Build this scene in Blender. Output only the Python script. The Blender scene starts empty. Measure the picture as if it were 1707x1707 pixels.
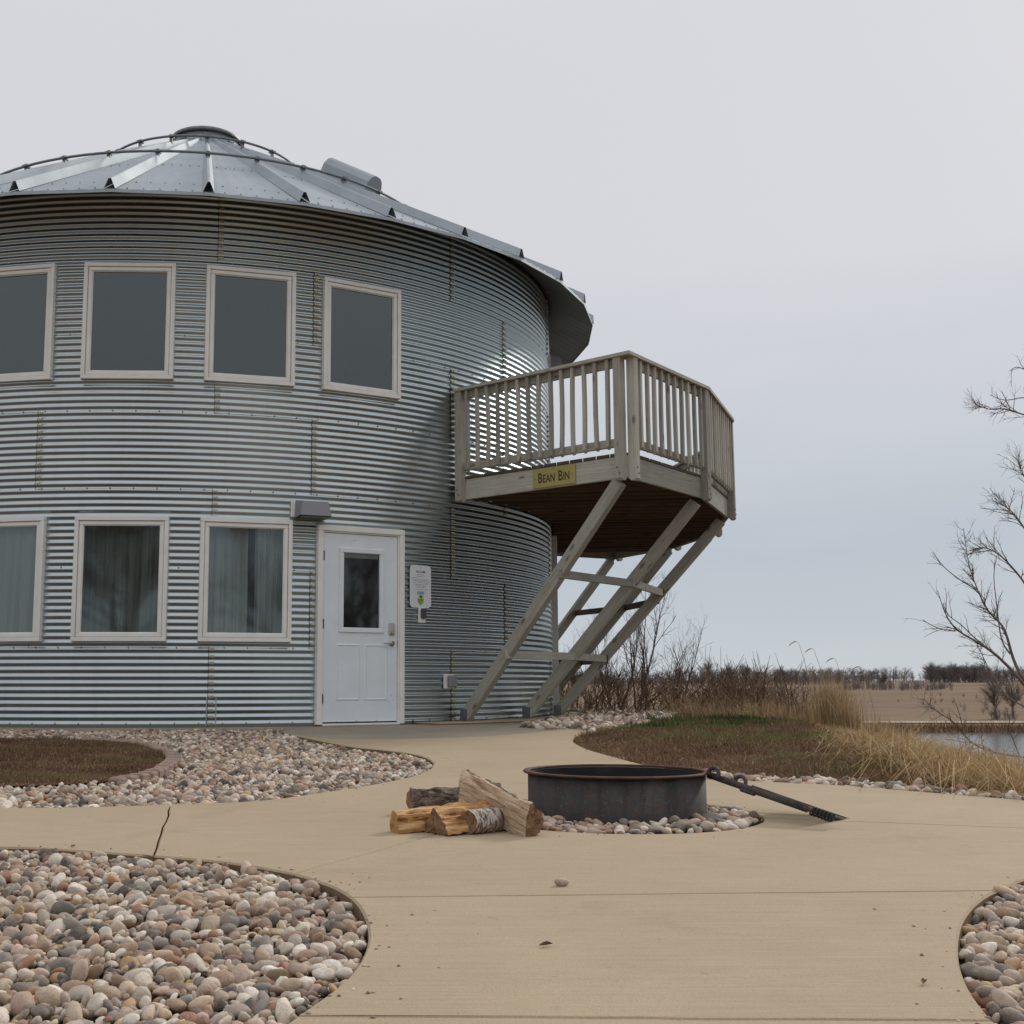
import bpy, math, random
import numpy as np
from mathutils import Matrix, Vector, noise
from mathutils.geometry import tessellate_polygon, delaunay_2d_cdt

R = math.radians
rnd = random.Random(7)
npr = np.random.default_rng(7)
S = bpy.context.scene
COL = S.collection

# ------------------------------------------------------------------ camera
F, PX, PY, PITCH, EYE = 2066.0, 700.0, 853.5, R(7.77), 0.463      # pixels of the 1707 px photograph
cam = bpy.data.cameras.new('camera')
cam.sensor_width = 36.0
cam.sensor_fit = 'HORIZONTAL'
cam.lens = 36.0 * F / 1707.0
cam.shift_x = (853.5 - PX) / 1707.0
cam.clip_start, cam.clip_end = 0.05, 6000.0
camo = bpy.data.objects.new('camera', cam)
COL.objects.link(camo)
camo.location = (0, 0, EYE)
camo.rotation_euler = (R(90) + PITCH, 0, 0)
S.camera = camo

# ------------------------------------------------------------------ sky, sun, exposure
SUN_EL, SUN_AZ = R(32), R(43)            # azimuth clockwise from +Y (the viewing direction)
W = bpy.data.worlds.new('World')
S.world = W
W.use_nodes = True
nt = W.node_tree
nt.nodes.clear()
def wn(t, **k):
    n = nt.nodes.new(t)
    for a, b in k.items():
        setattr(n, a, b)
    return n
out = wn('ShaderNodeOutputWorld')
bg = wn('ShaderNodeBackground')
sky = wn('ShaderNodeTexSky', sky_type='NISHITA', sun_disc=False, sun_elevation=SUN_EL, sun_rotation=SUN_AZ)
skm = wn('ShaderNodeVectorMath', operation='SCALE')
skm.inputs['Scale'].default_value = 0.10
nt.links.new(sky.outputs[0], skm.inputs[0])
tc = wn('ShaderNodeTexCoord')
sx = wn('ShaderNodeSeparateXYZ')
nt.links.new(tc.outputs['Generated'], sx.inputs[0])
mpv = wn('ShaderNodeMapping')
mpv.inputs['Scale'].default_value = (1.3, 1.3, 7.0)
nt.links.new(tc.outputs['Generated'], mpv.inputs[0])
nz = wn('ShaderNodeTexNoise')
nz.inputs['Scale'].default_value = 1.6
nz.inputs['Detail'].default_value = 5
nz.inputs['Roughness'].default_value = 0.5
nt.links.new(mpv.outputs[0], nz.inputs[0])
ma = wn('ShaderNodeMath', operation='MULTIPLY_ADD')
ma.inputs[1].default_value = 0.16
nt.links.new(nz.outputs[0], ma.inputs[0])
nt.links.new(sx.outputs[2], ma.inputs[2])
rp = wn('ShaderNodeValToRGB')
rp.color_ramp.elements[0].position = 0.07
rp.color_ramp.elements[0].color = (0.535, 0.59, 0.64, 1)
rp.color_ramp.elements[1].position = 1.0
rp.color_ramp.elements[1].color = (1.0, 0.995, 1.04, 1)           # overcast: brightest overhead
for q_, c_ in ((0.18, (0.475, 0.53, 0.595)), (0.27, (0.575, 0.605, 0.65)), (0.40, (0.68, 0.685, 0.72)), (0.58, (0.695, 0.697, 0.735))):
    e = rp.color_ramp.elements.new(q_); e.color = (*c_, 1)
nt.links.new(ma.outputs[0], rp.inputs[0])
mx = wn('ShaderNodeMix', data_type='RGBA')
mx.inputs[0].default_value = 0.95
nt.links.new(skm.outputs[0], mx.inputs[6])
nt.links.new(rp.outputs[0], mx.inputs[7])
nt.links.new(mx.outputs[2], bg.inputs[0])
nt.links.new(bg.outputs[0], out.inputs[0])
sl = bpy.data.lights.new('sun', 'SUN')
sl.energy, sl.angle, sl.color = 1.5, R(12), (1.0, 0.94, 0.85)
so = bpy.data.objects.new('sun', sl)
COL.objects.link(so)
sdir = Vector((math.sin(SUN_AZ) * math.cos(SUN_EL), math.cos(SUN_AZ) * math.cos(SUN_EL), math.sin(SUN_EL)))
so.rotation_euler = sdir.to_track_quat('Z', 'Y').to_euler()
so.location = (20, 20, 30)
S.render.engine = 'CYCLES'
S.view_settings.view_transform = 'Standard'
S.view_settings.look = 'None'
S.view_settings.gamma = 1
S.view_settings.use_curve_mapping = False
S.view_settings.exposure = 0.0

# ------------------------------------------------------------------ helpers
WM = {}
def link(o, parent=None, M=None):
    COL.objects.link(o)
    M = M or Matrix.Identity(4)
    if parent is not None:
        o.parent = parent
        o.matrix_parent_inverse = WM[parent.name].inverted()
    o.matrix_basis = M
    WM[o.name] = M.copy()
    return o
def tag(o, label=None, cat=None, group=None, kind=None):
    if label: o['label'] = label
    if cat: o['category'] = cat
    if group: o['group'] = group
    if kind: o['kind'] = kind
    return o
def empty(name, loc, label, cat, group=None):
    o = bpy.data.objects.new(name, None)
    o.empty_display_size = 0.1
    link(o, None, Matrix.Translation(Vector(loc)))
    return tag(o, label, cat, group)
def mesh(name, v, f, mat=None, smooth=False):
    m = bpy.data.meshes.new(name)
    m.from_pydata([tuple(p) for p in v], [], [tuple(q) for q in f])
    if mat is not None: m.materials.append(mat)
    if smooth: m.polygons.foreach_set('use_smooth', [True] * len(m.polygons))
    m.update()
    return m
def npmesh(name, v, f, mat=None, smooth=False):
    """v (N,3) array, f (M,k) int array, all faces with k corners"""
    m = bpy.data.meshes.new(name)
    v = np.ascontiguousarray(v, dtype=np.float32); f = np.ascontiguousarray(f, dtype=np.int32)
    k = f.shape[1]
    m.vertices.add(len(v)); m.vertices.foreach_set('co', v.ravel())
    m.loops.add(f.size); m.loops.foreach_set('vertex_index', f.ravel())
    m.polygons.add(len(f)); m.polygons.foreach_set('loop_start', np.arange(len(f), dtype=np.int32) * k)
    m.polygons.foreach_set('loop_total', np.full(len(f), k, dtype=np.int32))
    if smooth: m.polygons.foreach_set('use_smooth', np.ones(len(f), dtype=bool))
    if mat is not None: m.materials.append(mat)
    m.update(calc_edges=True); m.validate()
    return m
def obj(name, m, parent=None, M=None):
    return link(bpy.data.objects.new(name, m), parent, M)
class MB:
    def __init__(s): s.v, s.f = [], []
    def add(s, v, f):
        n = len(s.v); s.v += [tuple(p) for p in v]; s.f += [tuple(i + n for i in q) for q in f]; return s
    def box(s, x0, x1, y0, y1, z0, z1):
        return s.add([(x0,y0,z0),(x1,y0,z0),(x1,y1,z0),(x0,y1,z0),(x0,y0,z1),(x1,y0,z1),(x1,y1,z1),(x0,y1,z1)],
                     [(0,3,2,1),(4,5,6,7),(0,1,5,4),(1,2,6,5),(2,3,7,6),(3,0,4,7)])
    def cbox(s, x0, x1, y0, y1, z0, z1, c):
        """box with chamfered edges"""
        c = min(c, (x1-x0)*.45, (y1-y0)*.45, (z1-z0)*.45)
        v = []
        for (z, i) in ((z0, c), (z0 + c, 0), (z1 - c, 0), (z1, c)):
            a, b, d, e_ = x0 + i, x1 - i, y0 + i, y1 - i
            v += [(a+c-i if i==0 else a, d, z), (b-c+i if i==0 else b, d, z), (b, d+c-i if i==0 else d, z), (b, e_-c+i if i==0 else e_, z),
                  (b-c+i if i==0 else b, e_, z), (a+c-i if i==0 else a, e_, z), (a, e_-c+i if i==0 else e_, z), (a, d+c-i if i==0 else d, z)]
        v2 = []
        for k, (z, full) in enumerate(((z0, 0), (z0 + c, 1), (z1 - c, 1), (z1, 0))):
            o_ = 0 if full else c
            a, b, d, e_ = x0 + o_, x1 - o_, y0 + o_, y1 - o_
            cc = c if full else c * .5
            v2 += [(a+cc,d,z),(b-cc,d,z),(b,d+cc,z),(b,e_-cc,z),(b-cc,e_,z),(a+cc,e_,z),(a,e_-cc,z),(a,d+cc,z)]
        f = [tuple(range(7, -1, -1)), tuple(range(24, 32))]
        for k in range(3):
            for j in range(8):
                a = k*8 + j; b = k*8 + (j+1) % 8
                f.append((a, b, b+8, a+8))
        return s.add(v2, f)
    def tube(s, pts, rad, n=6, cap=True):
        pts = [Vector(p) for p in pts]
        if not hasattr(rad, '__len__'): rad = [rad] * len(pts)
        v, f = [], []
        d0 = (pts[1] - pts[0]).normalized()
        u = d0.orthogonal().normalized()
        for i, p in enumerate(pts):
            d = (pts[min(i+1, len(pts)-1)] - pts[max(i-1, 0)]).normalized()
            u = (u - d * u.dot(d)).normalized(); w = d.cross(u)
            for j in range(n):
                a = 2 * math.pi * j / n
                v.append(p + (u * math.cos(a) + w * math.sin(a)) * rad[i])
        for i in range(len(pts) - 1):
            for j in range(n):
                a = i*n + j; b = i*n + (j+1) % n
                f.append((a, b, b+n, a+n))
        if cap:
            f.append(tuple(range(n-1, -1, -1))); f.append(tuple(range((len(pts)-1)*n, len(pts)*n)))
        return s.add(v, f)
    def lathe(s, prof, n=48, closed=False):
        v, f = [], []
        for (r, z) in prof:
            for j in range(n):
                a = 2*math.pi*j/n
                v.append((r*math.cos(a), r*math.sin(a), z))
        k = len(prof)
        for i in range(k if closed else k - 1):
            for j in range(n):
                a = i*n + j; b = i*n + (j+1) % n; i2 = ((i+1) % k)*n
                f.append((a, b, i2 + (j+1) % n, i2 + j))
        return s.add(v, f)
    def prism(s, poly, z0, z1):
        n = len(poly)
        v = [(x, y, z0) for x, y in poly] + [(x, y, z1) for x, y in poly]
        f = [tuple(range(n-1, -1, -1)), tuple(range(n, 2*n))] + [(i, (i+1) % n, (i+1) % n + n, i + n) for i in range(n)]
        return s.add(v, f)
    def build(s, name, mat, parent=None, M=None, smooth=False):
        return obj(name, mesh(name, s.v, s.f, mat, smooth), parent, M)

def beam_matrix(p0, p1, up=(0, 0, 1)):
    p0, p1, up = Vector(p0), Vector(p1), Vector(up)
    x = (p1 - p0).normalized()
    y = up.cross(x).normalized(); z = x.cross(y)
    M = Matrix((x, y, z)).transposed().to_4x4()
    M.translation = (p0 + p1) * .5
    return M, (p1 - p0).length
def beam(name, p0, p1, w, h, mat, parent, up=(0, 0, 1), c=0.004):
    """timber of width w (sideways) and height h (along up), grain along its length"""
    M, L = beam_matrix(p0, p1, up)
    return MB().cbox(-L/2, L/2, -w/2, w/2, -h/2, h/2, c).build(name, mat, parent, M)

# ------------------------------------------------------------------ pixel helpers (points on the real ground surface)
SLOPE = 0.014
def ray(px, py):
    u, v = (px - PX) / F, (PY - py) / F
    return Vector((u, math.cos(PITCH) - v * math.sin(PITCH), v * math.cos(PITCH) + math.sin(PITCH)))
def plane(y): return -SLOPE * (13.0 - min(max(y, -6.0), 13.0))
def g(px, py):
    d = ray(px, py); d = d / d.y
    y = (EYE + SLOPE * 13.0) / (SLOPE - d.z)
    if y > 13.0: y = EYE / -d.z
    return Vector((d.x * y, y, plane(y)))
def at(px, py, y):
    d = ray(px, py); d = d / d.y
    return Vector((d.x * y, y, EYE + d.z * y))

# ------------------------------------------------------------------ materials
class NT:
    def __init__(s, name):
        s.m = bpy.data.materials.new(name); s.m.use_nodes = True
        s.t = s.m.node_tree; s.b = s.t.nodes['Principled BSDF']; s.o = s.t.nodes['Material Output']
    def n(s, t, ins=None, **k):
        x = s.t.nodes.new(t)
        for a, b in k.items(): setattr(x, a, b)
        for a, b in (ins or {}).items(): s.set(x.inputs[a], b)
        return x
    def set(s, sock, val):
        if hasattr(val, 'links') or isinstance(val, bpy.types.NodeSocket): s.t.links.new(val, sock)
        else: sock.default_value = val
    def noise(s, vec, scale, detail=4, rough=.55, dist=0):
        return s.n('ShaderNodeTexNoise', {'Vector': vec, 'Scale': scale, 'Detail': detail, 'Roughness': rough, 'Distortion': dist}).outputs[0]
    def ramp(s, fac, stops, interp='LINEAR'):
        r = s.n('ShaderNodeValToRGB', {0: fac}); c = r.color_ramp; c.interpolation = interp
        while len(c.elements) < len(stops): c.elements.new(.5)
        for e_, (p, col) in zip(c.elements, stops):
            e_.position = p; e_.color = (*col, 1) if len(col) == 3 else col
        return r.outputs[0]
    def mix(s, fac, a, b, mode='MIX'):
        x = s.n('ShaderNodeMix', data_type='RGBA', blend_type=mode)
        s.set(x.inputs[0], fac); s.set(x.inputs[6], a if isinstance(a, bpy.types.NodeSocket) else (*a, 1)); s.set(x.inputs[7], b if isinstance(b, bpy.types.NodeSocket) else (*b, 1))
        return x.outputs[2]
    def math(s, op, a, b=0.0, c=0.0):
        x = s.n('ShaderNodeMath', operation=op); s.set(x.inputs[0], a); s.set(x.inputs[1], b); s.set(x.inputs[2], c); return x.outputs[0]
    def mapr(s, val, a, b, c, d):
        x = s.n('ShaderNodeMapRange', {0: val, 1: a, 2: b, 3: c, 4: d}); return x.outputs[0]
    def obj(s): return s.n('ShaderNodeTexCoord').outputs['Object']
    def pos(s): return s.n('ShaderNodeNewGeometry').outputs['Position']
    def island(s): return s.n('ShaderNodeNewGeometry').outputs['Random Per Island']
    def orand(s): return s.n('ShaderNodeObjectInfo').outputs['Random']
    def mapv(s, vec, scale=(1,1,1), loc=(0,0,0)):
        return s.n('ShaderNodeMapping', {0: vec, 'Scale': scale, 'Location': loc}).outputs[0]
    def addv(s, a, b):
        x = s.n('ShaderNodeVectorMath', operation='ADD'); s.set(x.inputs[0], a); s.set(x.inputs[1], b); return x.outputs[0]
    def scl(s, a, k):
        x = s.n('ShaderNodeVectorMath', operation='SCALE'); s.set(x.inputs[0], a); s.set(x.inputs['Scale'], k); return x.outputs[0]
    def comb(s, a, b, c):
        return s.n('ShaderNodeCombineXYZ', {0: a, 1: b, 2: c}).outputs[0]
    def bump(s, h, strength=.3, dist=.01):
        s.set(s.b.inputs['Normal'], s.n('ShaderNodeBump', {'Height': h, 'Strength': strength, 'Distance': dist}).outputs[0])
    def out(s, col=None, rough=None, metal=None, spec=None):
        if col is not None: s.set(s.b.inputs['Base Color'], col if isinstance(col, bpy.types.NodeSocket) else (*col, 1))
        if rough is not None: s.set(s.b.inputs['Roughness'], rough)
        if metal is not None: s.set(s.b.inputs['Metallic'], metal)
        if spec is not None: s.set(s.b.inputs['Specular IOR Level'], spec)
        return s.m
MAT = {}
def simple(name, col, rough=.6, metal=0., var=.12, scale=14., bump=0.):
    t = NT(name); p = t.obj()
    n1 = t.noise(p, scale, 5)
    c = t.mix(t.mapr(n1, .3, .7, 0, 1), [x * (1 - var) for x in col], [min(1, x * (1 + var)) for x in col])
    if bump: t.bump(t.noise(p, scale * 8, 3), bump, .004)
    MAT[name] = t.out(c, rough, metal); return MAT[name]

def m_galv(name, base, rough, dull, metal=1.0):
    t = NT(name); p = t.pos()
    sp = t.n('ShaderNodeTexVoronoi', {'Vector': p, 'Scale': 55.0}, feature='F1').outputs['Color']
    big = t.noise(p, 1.1, 5, .6)
    orr = t.n('ShaderNodeSeparateColor', {0: sp}).outputs[0]
    fac = t.math('ADD', t.math('MULTIPLY', orr, .07), t.math('MULTIPLY', big, .93))
    c = t.mix(fac, [x * (1 - dull) for x in base], base)
    # faint rain streaks and dust
    stv = t.noise(t.mapv(p, (9, 9, .35)), 1.0, 4)
    c = t.mix(t.mapr(stv, .52, .75, 0, .35), c, (base[0]*.72, base[1]*.70, base[2]*.64))
    r_ = t.mapr(big, .25, .75, rough + .05, rough - .04)
    MAT[name] = t.out(c, r_, metal); return MAT[name]
m_galv('galv_wall', (0.465, 0.53, 0.545), .30, .2)
m_galv('galv_roof', (0.44, 0.485, 0.515), .66, .25, .75)
m_galv('galv_under', (0.25, 0.255, 0.24), .55, .3)  # darker copy for the roof underside: eave shade put into the colour
simple('galv_dark', (.20, .21, .215), .5, .8, .2)
simple('brass_bolt', (.44, .39, .25), .5, .6, .3, 60)
simple('steel_bolt', (.25, .25, .24), .45, .8, .3, 60)
simple('seam_black', (.02, .02, .02), .8)
simple('frame_vinyl', (.80, .785, .735), .5, 0, .06, 5)
simple('frame_line', (.12, .10, .09), .8)
simple('door_white', (.74, .79, .82), .42, 0, .05, 3.5)
simple('blind', (.55, .56, .56), .6)
simple('sign_white', (.70, .71, .74), .4, 0, .02)
simple('sign_yellow', (.40, .335, .11), .5, 0, .05, 6)
simple('ink', (.035, .02, .015), .7)
simple('ink_grey', (.22, .22, .23), .7)
simple('logo_blue', (.16, .42, .50), .6)
simple('logo_green', (.22, .42, .08), .6)
simple('logo_yellow', (.62, .60, .30), .6)
simple('plastic_grey', (.23, .235, .25), .45, 0, .04)
simple('plastic_dark', (.05, .055, .065), .4)
simple('lens_dark', (.09, .085, .06), .3)
simple('nickel', (.50, .45, .40), .32, 1.0, .08)
simple('hinge', (.16, .12, .10), .5, .7)
simple('interior', (.035, .035, .035), .9)
simple('soil', (.075, .06, .045), 1.0, 0, .4, 20, .6)
MAT['soil'].node_tree.nodes['Principled BSDF'].inputs['Specular IOR Level'].default_value = 0
simple('curb', (.27, .19, .145), .9, 0, .25, 18, .5)

t = NT('glass')                                   # double glazing: clear, mirror-like by Fresnel
fr = t.n('ShaderNodeFresnel', {'IOR': 1.62}).outputs[0]
tr = t.n('ShaderNodeBsdfTransparent', {'Color': (.80, .84, .83, 1)}).outputs[0]
gl = t.n('ShaderNodeBsdfGlossy', {'Color': (.90, 1, .99, 1), 'Roughness': .045}).outputs[0]
t.t.links.new(t.n('ShaderNodeMixShader', {0: t.math('MULTIPLY', fr, 2.05), 1: tr, 2: gl}).outputs[0], t.o.inputs[0])
MAT['glass'] = t.m

t = NT('curtain'); p = t.obj()
MAT['curtain'] = t.out(t.mix(t.noise(t.mapv(p, (14, 14, .6)), 1.5, 3), (.46, .50, .48), (.68, .71, .68)), .9)

t = NT('curtain_dark'); p = t.obj()
MAT['curtain_dark'] = t.out(t.mix(t.noise(t.mapv(p, (14, 14, .6)), 1.5, 3), (.20, .225, .205), (.46, .50, .46)), .9)

def m_wood(name, light, dark, gray, gscale=1.0, rough=.85):
    t = NT(name); p = t.obj()
    off = t.comb(t.math('MULTIPLY', t.orand(), 37.), t.math('MULTIPLY', t.orand(), 91.), t.math('MULTIPLY', t.orand(), 53.))
    q = t.addv(p, off)
    grain = t.noise(t.mapv(q, (1.2*gscale, 26*gscale, 26*gscale)), 2.2, 6, .62, .35)
    fine = t.noise(t.mapv(q, (4*gscale, 120*gscale, 120*gscale)), 2.0, 3, .6)
    blot = t.noise(q, 3.2*gscale, 4, .6)
    c = t.ramp(grain, [(.30, dark), (.5, [(a+b)/2 for a, b in zip(light, dark)]), (.68, light)])
    c = t.mix(t.mapr(blot, .35, .68, 0, .75), c, gray)
    c = t.mix(t.mapr(fine, .56, .72, 0, .55), c, [x * .42 for x in dark])
    kn = t.n('ShaderNodeTexVoronoi', {'Vector': t.mapv(q, (2.6*gscale, 7*gscale, 7*gscale)), 'Scale': 1.0, 'Randomness': 1.0}, feature='F1').outputs['Distance']
    c = t.mix(t.mapr(kn, .17, .07, 0, .8), c, [x * .38 for x in dark])
    sk = t.noise(t.mapv(q, (.8*gscale, 60*gscale, 9*gscale)), 1.6, 4, .6)
    c = t.mix(t.mapr(sk, .56, .70, 0, .5), c, [x * .62 for x in gray])
    hv = t.n('ShaderNodeHueSaturation', {'Color': c, 'Value': t.mapr(t.orand(), 0, 1, .74, 1.22)}).outputs[0]
    t.bump(t.math('ADD', grain, t.math('MULTIPLY', fine, .6)), .45, .004)
    MAT[name] = t.out(hv, rough, 0, .25); return MAT[name]
m_wood('weathered_wood', (.50, .48, .40), (.30, .275, .215), (.43, .42, .37))
m_wood('deck_under', (.17, .12, .085), (.08, .054, .038), (.12, .088, .065))  # dark copy of the balcony wood; shade beneath the deck put into its colour

t = NT('concrete'); p = t.pos()
n1 = t.noise(p, .55, 5, .6); n2 = t.noise(p, 5, 5, .65); n3 = t.noise(p, 190, 2, .5); n4 = t.noise(p, 33, 4, .6)
c = t.ramp(n1, [(.3, (.392, .302, .192)), (.5, (.428, .335, .217)), (.7, (.462, .365, .238))])
c = t.mix(t.mapr(n2, .35, .72, 0, .40), c, (.33, .262, .172))
c = t.mix(t.mapr(n3, .40, .72, .0, .42), c, (.26, .205, .14))
c = t.mix(t.mapr(n4, .63, .75, 0, .30), c, (.25, .19, .125))
brush = t.noise(t.mapv(p, (1.2, 55, 1)), 3.4, 3, .045)
c = t.mix(t.mapr(brush, .42, .68, 0, .22), c, (.50, .42, .30))
st1 = t.noise(p, 1.7, 6, .7, .9)
c = t.mix(t.mapr(st1, .56, .70, 0, .34), c, (.27, .20, .125))
st2 = t.noise(p, 9.0, 4, .6, .4)
c = t.mix(t.mapr(st2, .70, .745, 0, .38), c, (.20, .145, .09))
vo = t.n('ShaderNodeTexVoronoi', {'Vector': p, 'Scale': 7.5, 'Randomness': 1.0}, feature='F1').outputs['Distance']
c = t.mix(t.mapr(vo, .030, .016, 0, .55), c, (.13, .09, .06))
n5 = t.noise(p, 520, 2, .5)
c = t.mix(t.mapr(n5, .60, .74, 0, .55), c, (.15, .115, .08))
c = t.mix(t.mapr(n5, .36, .26, 0, .5), c, (.60, .53, .42))
t.bump(t.math('ADD', t.math('ADD', n3, t.math('MULTIPLY', n4, .4)), t.math('MULTIPLY', brush, .8)), .5, .003)
MAT['concrete'] = t.out(c, .88, 0, .3)
t = NT('slab_edge'); p = t.pos()
MAT['slab_edge'] = t.out(t.mix(t.noise(p, 14, 5, .65), (.13, .085, .052), (.27, .19, .12)), .95, 0, .1)
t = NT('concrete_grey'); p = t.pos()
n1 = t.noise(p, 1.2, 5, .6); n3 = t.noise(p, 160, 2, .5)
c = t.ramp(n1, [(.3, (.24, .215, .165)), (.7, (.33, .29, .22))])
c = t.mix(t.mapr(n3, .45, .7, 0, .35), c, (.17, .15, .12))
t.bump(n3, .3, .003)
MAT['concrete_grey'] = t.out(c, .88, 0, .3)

t = NT('stone'); p = t.obj()
rr = t.math('FRACT', t.math('ADD', t.math('MULTIPLY', t.orand(), 7.13), t.math('MULTIPLY', t.island(), 5.77)))
c = t.ramp(rr, [(0, (.52, .43, .35)), (.10, (.34, .25, .18)), (.19, (.68, .62, .545)), (.31, (.24, .23, .215)), (.39, (.56, .43, .33)),
                (.48, (.075, .08, .082)), (.55, (.46, .375, .31)), (.63, (.76, .715, .65)), (.73, (.15, .145, .135)), (.80, (.30, .16, .10)),
                (.85, (.50, .34, .17)), (.89, (.42, .39, .35)), (.95, (.22, .135, .11))], 'CONSTANT')
w3 = t.addv(p, t.comb(t.math('MULTIPLY', rr, 40.), t.math('MULTIPLY', t.orand(), 60.), t.math('MULTIPLY', t.island(), 50.)))
wp = t.addv(t.pos(), t.comb(t.math('MULTIPLY', rr, 40.), 0., 0.))
n1 = t.noise(wp, 28, 4, .6, .6); n2 = t.noise(wp, 170, 3, .6)
c = t.mix(1.0, c, (1.0, .965, .90), 'MULTIPLY')
c = t.n('ShaderNodeHueSaturation', {'Color': c, 'Value': t.mapr(t.math('FRACT', t.math('MULTIPLY', rr, 61.7)), 0, 1, .80, 1.25), 'Hue': t.mapr(t.math('FRACT', t.math('MULTIPLY', rr, 37.3)), 0, 1, .485, .515)}).outputs[0]
c = t.mix(t.mapr(n1, .38, .62, 0, .8), c, t.mix(.55, c, (.36, .25, .17)))
c = t.mix(t.mapr(t.noise(wp, 60, 4, .65, 1.0), .56, .66, 0, .55), c, t.mix(.5, c, (.62, .56, .48)))
c = t.mix(t.mapr(n2, .48, .75, 0, .6), c, t.mix(.6, c, (.10, .08, .07)))
t.bump(t.math('ADD', n1, t.math('MULTIPLY', n2, .35)), .35, .006)
MAT['stone'] = t.out(c, .72, 0, .35)

def m_grass(name, stops, green=None, gs=.7, gthr=(.5, .62)):
    t = NT(name); p = t.pos()
    c = t.ramp(t.island(), stops)
    pv = t.noise(p, 1.6, 4, .6)
    c = t.mix(t.mapr(pv, .38, .62, .55, 0), c, t.mix(1.0, c, (.55, .50, .48), 'MULTIPLY'))
    if green:
        gn = t.noise(p, gs, 3, .6)
        c = t.mix(t.mapr(gn, gthr[0], gthr[1], 0, 1), c, t.ramp(t.island(), green))
    t.set(t.b.inputs['Specular IOR Level'], .2)
    # thin blades let light through
    tl = t.n('ShaderNodeBsdfTranslucent', {'Color': c}).outputs[0]
    t.set(t.b.inputs['Base Color'], c); t.set(t.b.inputs['Roughness'], .8)
    t.t.links.new(t.n('ShaderNodeMixShader', {0: .3, 1: t.b.outputs[0], 2: tl}).outputs[0], t.o.inputs[0])
    MAT[name] = t.m
brown = [(0, (.11, .058, .036)), (.35, (.175, .098, .06)), (.72, (.245, .15, .09)), (.94, (.37, .265, .165)), (1, (.55, .45, .31))]
m_grass('grass_brown', brown, [(0, (.14, .11, .045)), (1, (.24, .19, .09))], .9)
m_grass('grass_lawn', brown, [(0, (.065, .105, .025)), (.5, (.11, .15, .04)), (1, (.25, .23, .10))], .42, (.44, .58))
m_grass('grass_green', [(0, (.03, .07, .015)), (.6, (.06, .11, .025)), (1, (.15, .16, .06))])
m_grass('grass_straw', [(0, (.36, .23, .105)), (.4, (.50, .345, .165)), (.75, (.63, .46, .25)), (1, (.72, .58, .37))])
m_grass('grass_tall', [(0, (.33, .225, .115)), (.5, (.48, .345, .185)), (1, (.64, .50, .31))])
m_grass('brush', [(0, (.19, .12, .09)), (.4, (.31, .20, .15)), (.75, (.42, .30, .215)), (1, (.58, .46, .32))])
simple('bark_twig', (.17, .135, .118), .9, 0, .35, 6)
simple('bark_sapling', (.14, .095, .08), .85, 0, .3, 6)
simple('bark_far', (.165, .135, .13), .95, 0, .25, .3)  # paled and greyed: haze of distance put into the bark colour
simple('bark_bank', (.135, .105, .09), .95, 0, .25, .3)

t = NT('ground'); p = t.pos()
n1 = t.noise(p, .035, 6, .6); n2 = t.noise(p, .6, 5, .65); n3 = t.noise(t.mapv(p, (.02, .11, .1)), 1.0, 5, .6)
c = t.ramp(n1, [(.3, (.135, .095, .06)), (.5, (.18, .125, .08)), (.7, (.22, .157, .10))])
c = t.mix(t.mapr(n3, .42, .66, 0, .7), c, (.25, .182, .118))
c = t.mix(t.mapr(n2, .45, .75, 0, .5), c, (.15, .10, .065))
c = t.mix(t.mapr(t.noise(t.mapv(p, (.10, .22, .1)), 1.0, 6, .7), .52, .66, 0, .6), c, (.125, .085, .058))
t.bump(n2, .6, .2)
MAT['ground'] = t.out(c, .95, 0, .1)
t = NT('lawn_soil'); p = t.pos()
c = t.ramp(t.noise(p, 2.2, 6, .65), [(.3, (.10, .062, .04)), (.5, (.16, .10, .062)), (.7, (.23, .155, .095))])
c = t.mix(t.mapr(t.noise(p, 60, 4), .4, .7, 0, .8), c, (.07, .045, .03))
t.bump(t.noise(p, 60, 4), 1.0, .02)
MAT['lawn_soil'] = t.out(c, 1.0, 0, .0)
t = NT('gravel_road'); p = t.pos()
MAT['gravel_road'] = t.out(t.mix(t.noise(p, .8, 4), (.32, .26, .195), (.40, .33, .25)), .95)
t = NT('water'); p = t.pos()
t.bump(t.noise(t.mapv(p, (1, .35, 1)), 2.2, 4, .6), .14, .12)
MAT['water'] = t.out((.05, .06, .065), .16, 0, .5)

t = NT('rusty_steel'); p = t.obj()
n1 = t.noise(p, 7, 6, .68); n2 = t.noise(p, 34, 4, .65); st_ = t.noise(t.mapv(p, (9, 9, 1.5)), 2, 4)
c = t.ramp(n1, [(.28, (.022, .020, .019)), (.5, (.052, .048, .046)), (.72, (.10, .092, .086))])
c = t.mix(t.mapr(n2, .55, .62, 0, .9), c, (.095, .042, .024))
c = t.mix(t.mapr(st_, .52, .66, 0, .7), c, (.028, .022, .019))
c = t.mix(t.mapr(t.noise(p, 90, 3), .6, .7, 0, .6), c, (.14, .12, .105))
t.bump(n2, .3, .003)
MAT['rusty_steel'] = t.out(c, t.mapr(n1, .3, .7, .6, .85), .1)
t = NT('rust_rim'); p = t.obj()
c = t.ramp(t.noise(p, 12, 5, .65), [(.35, (.045, .03, .026)), (.6, (.115, .05, .032)), (.75, (.15, .065, .04))])
MAT['rust_rim'] = t.out(c, .75, .35)

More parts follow.
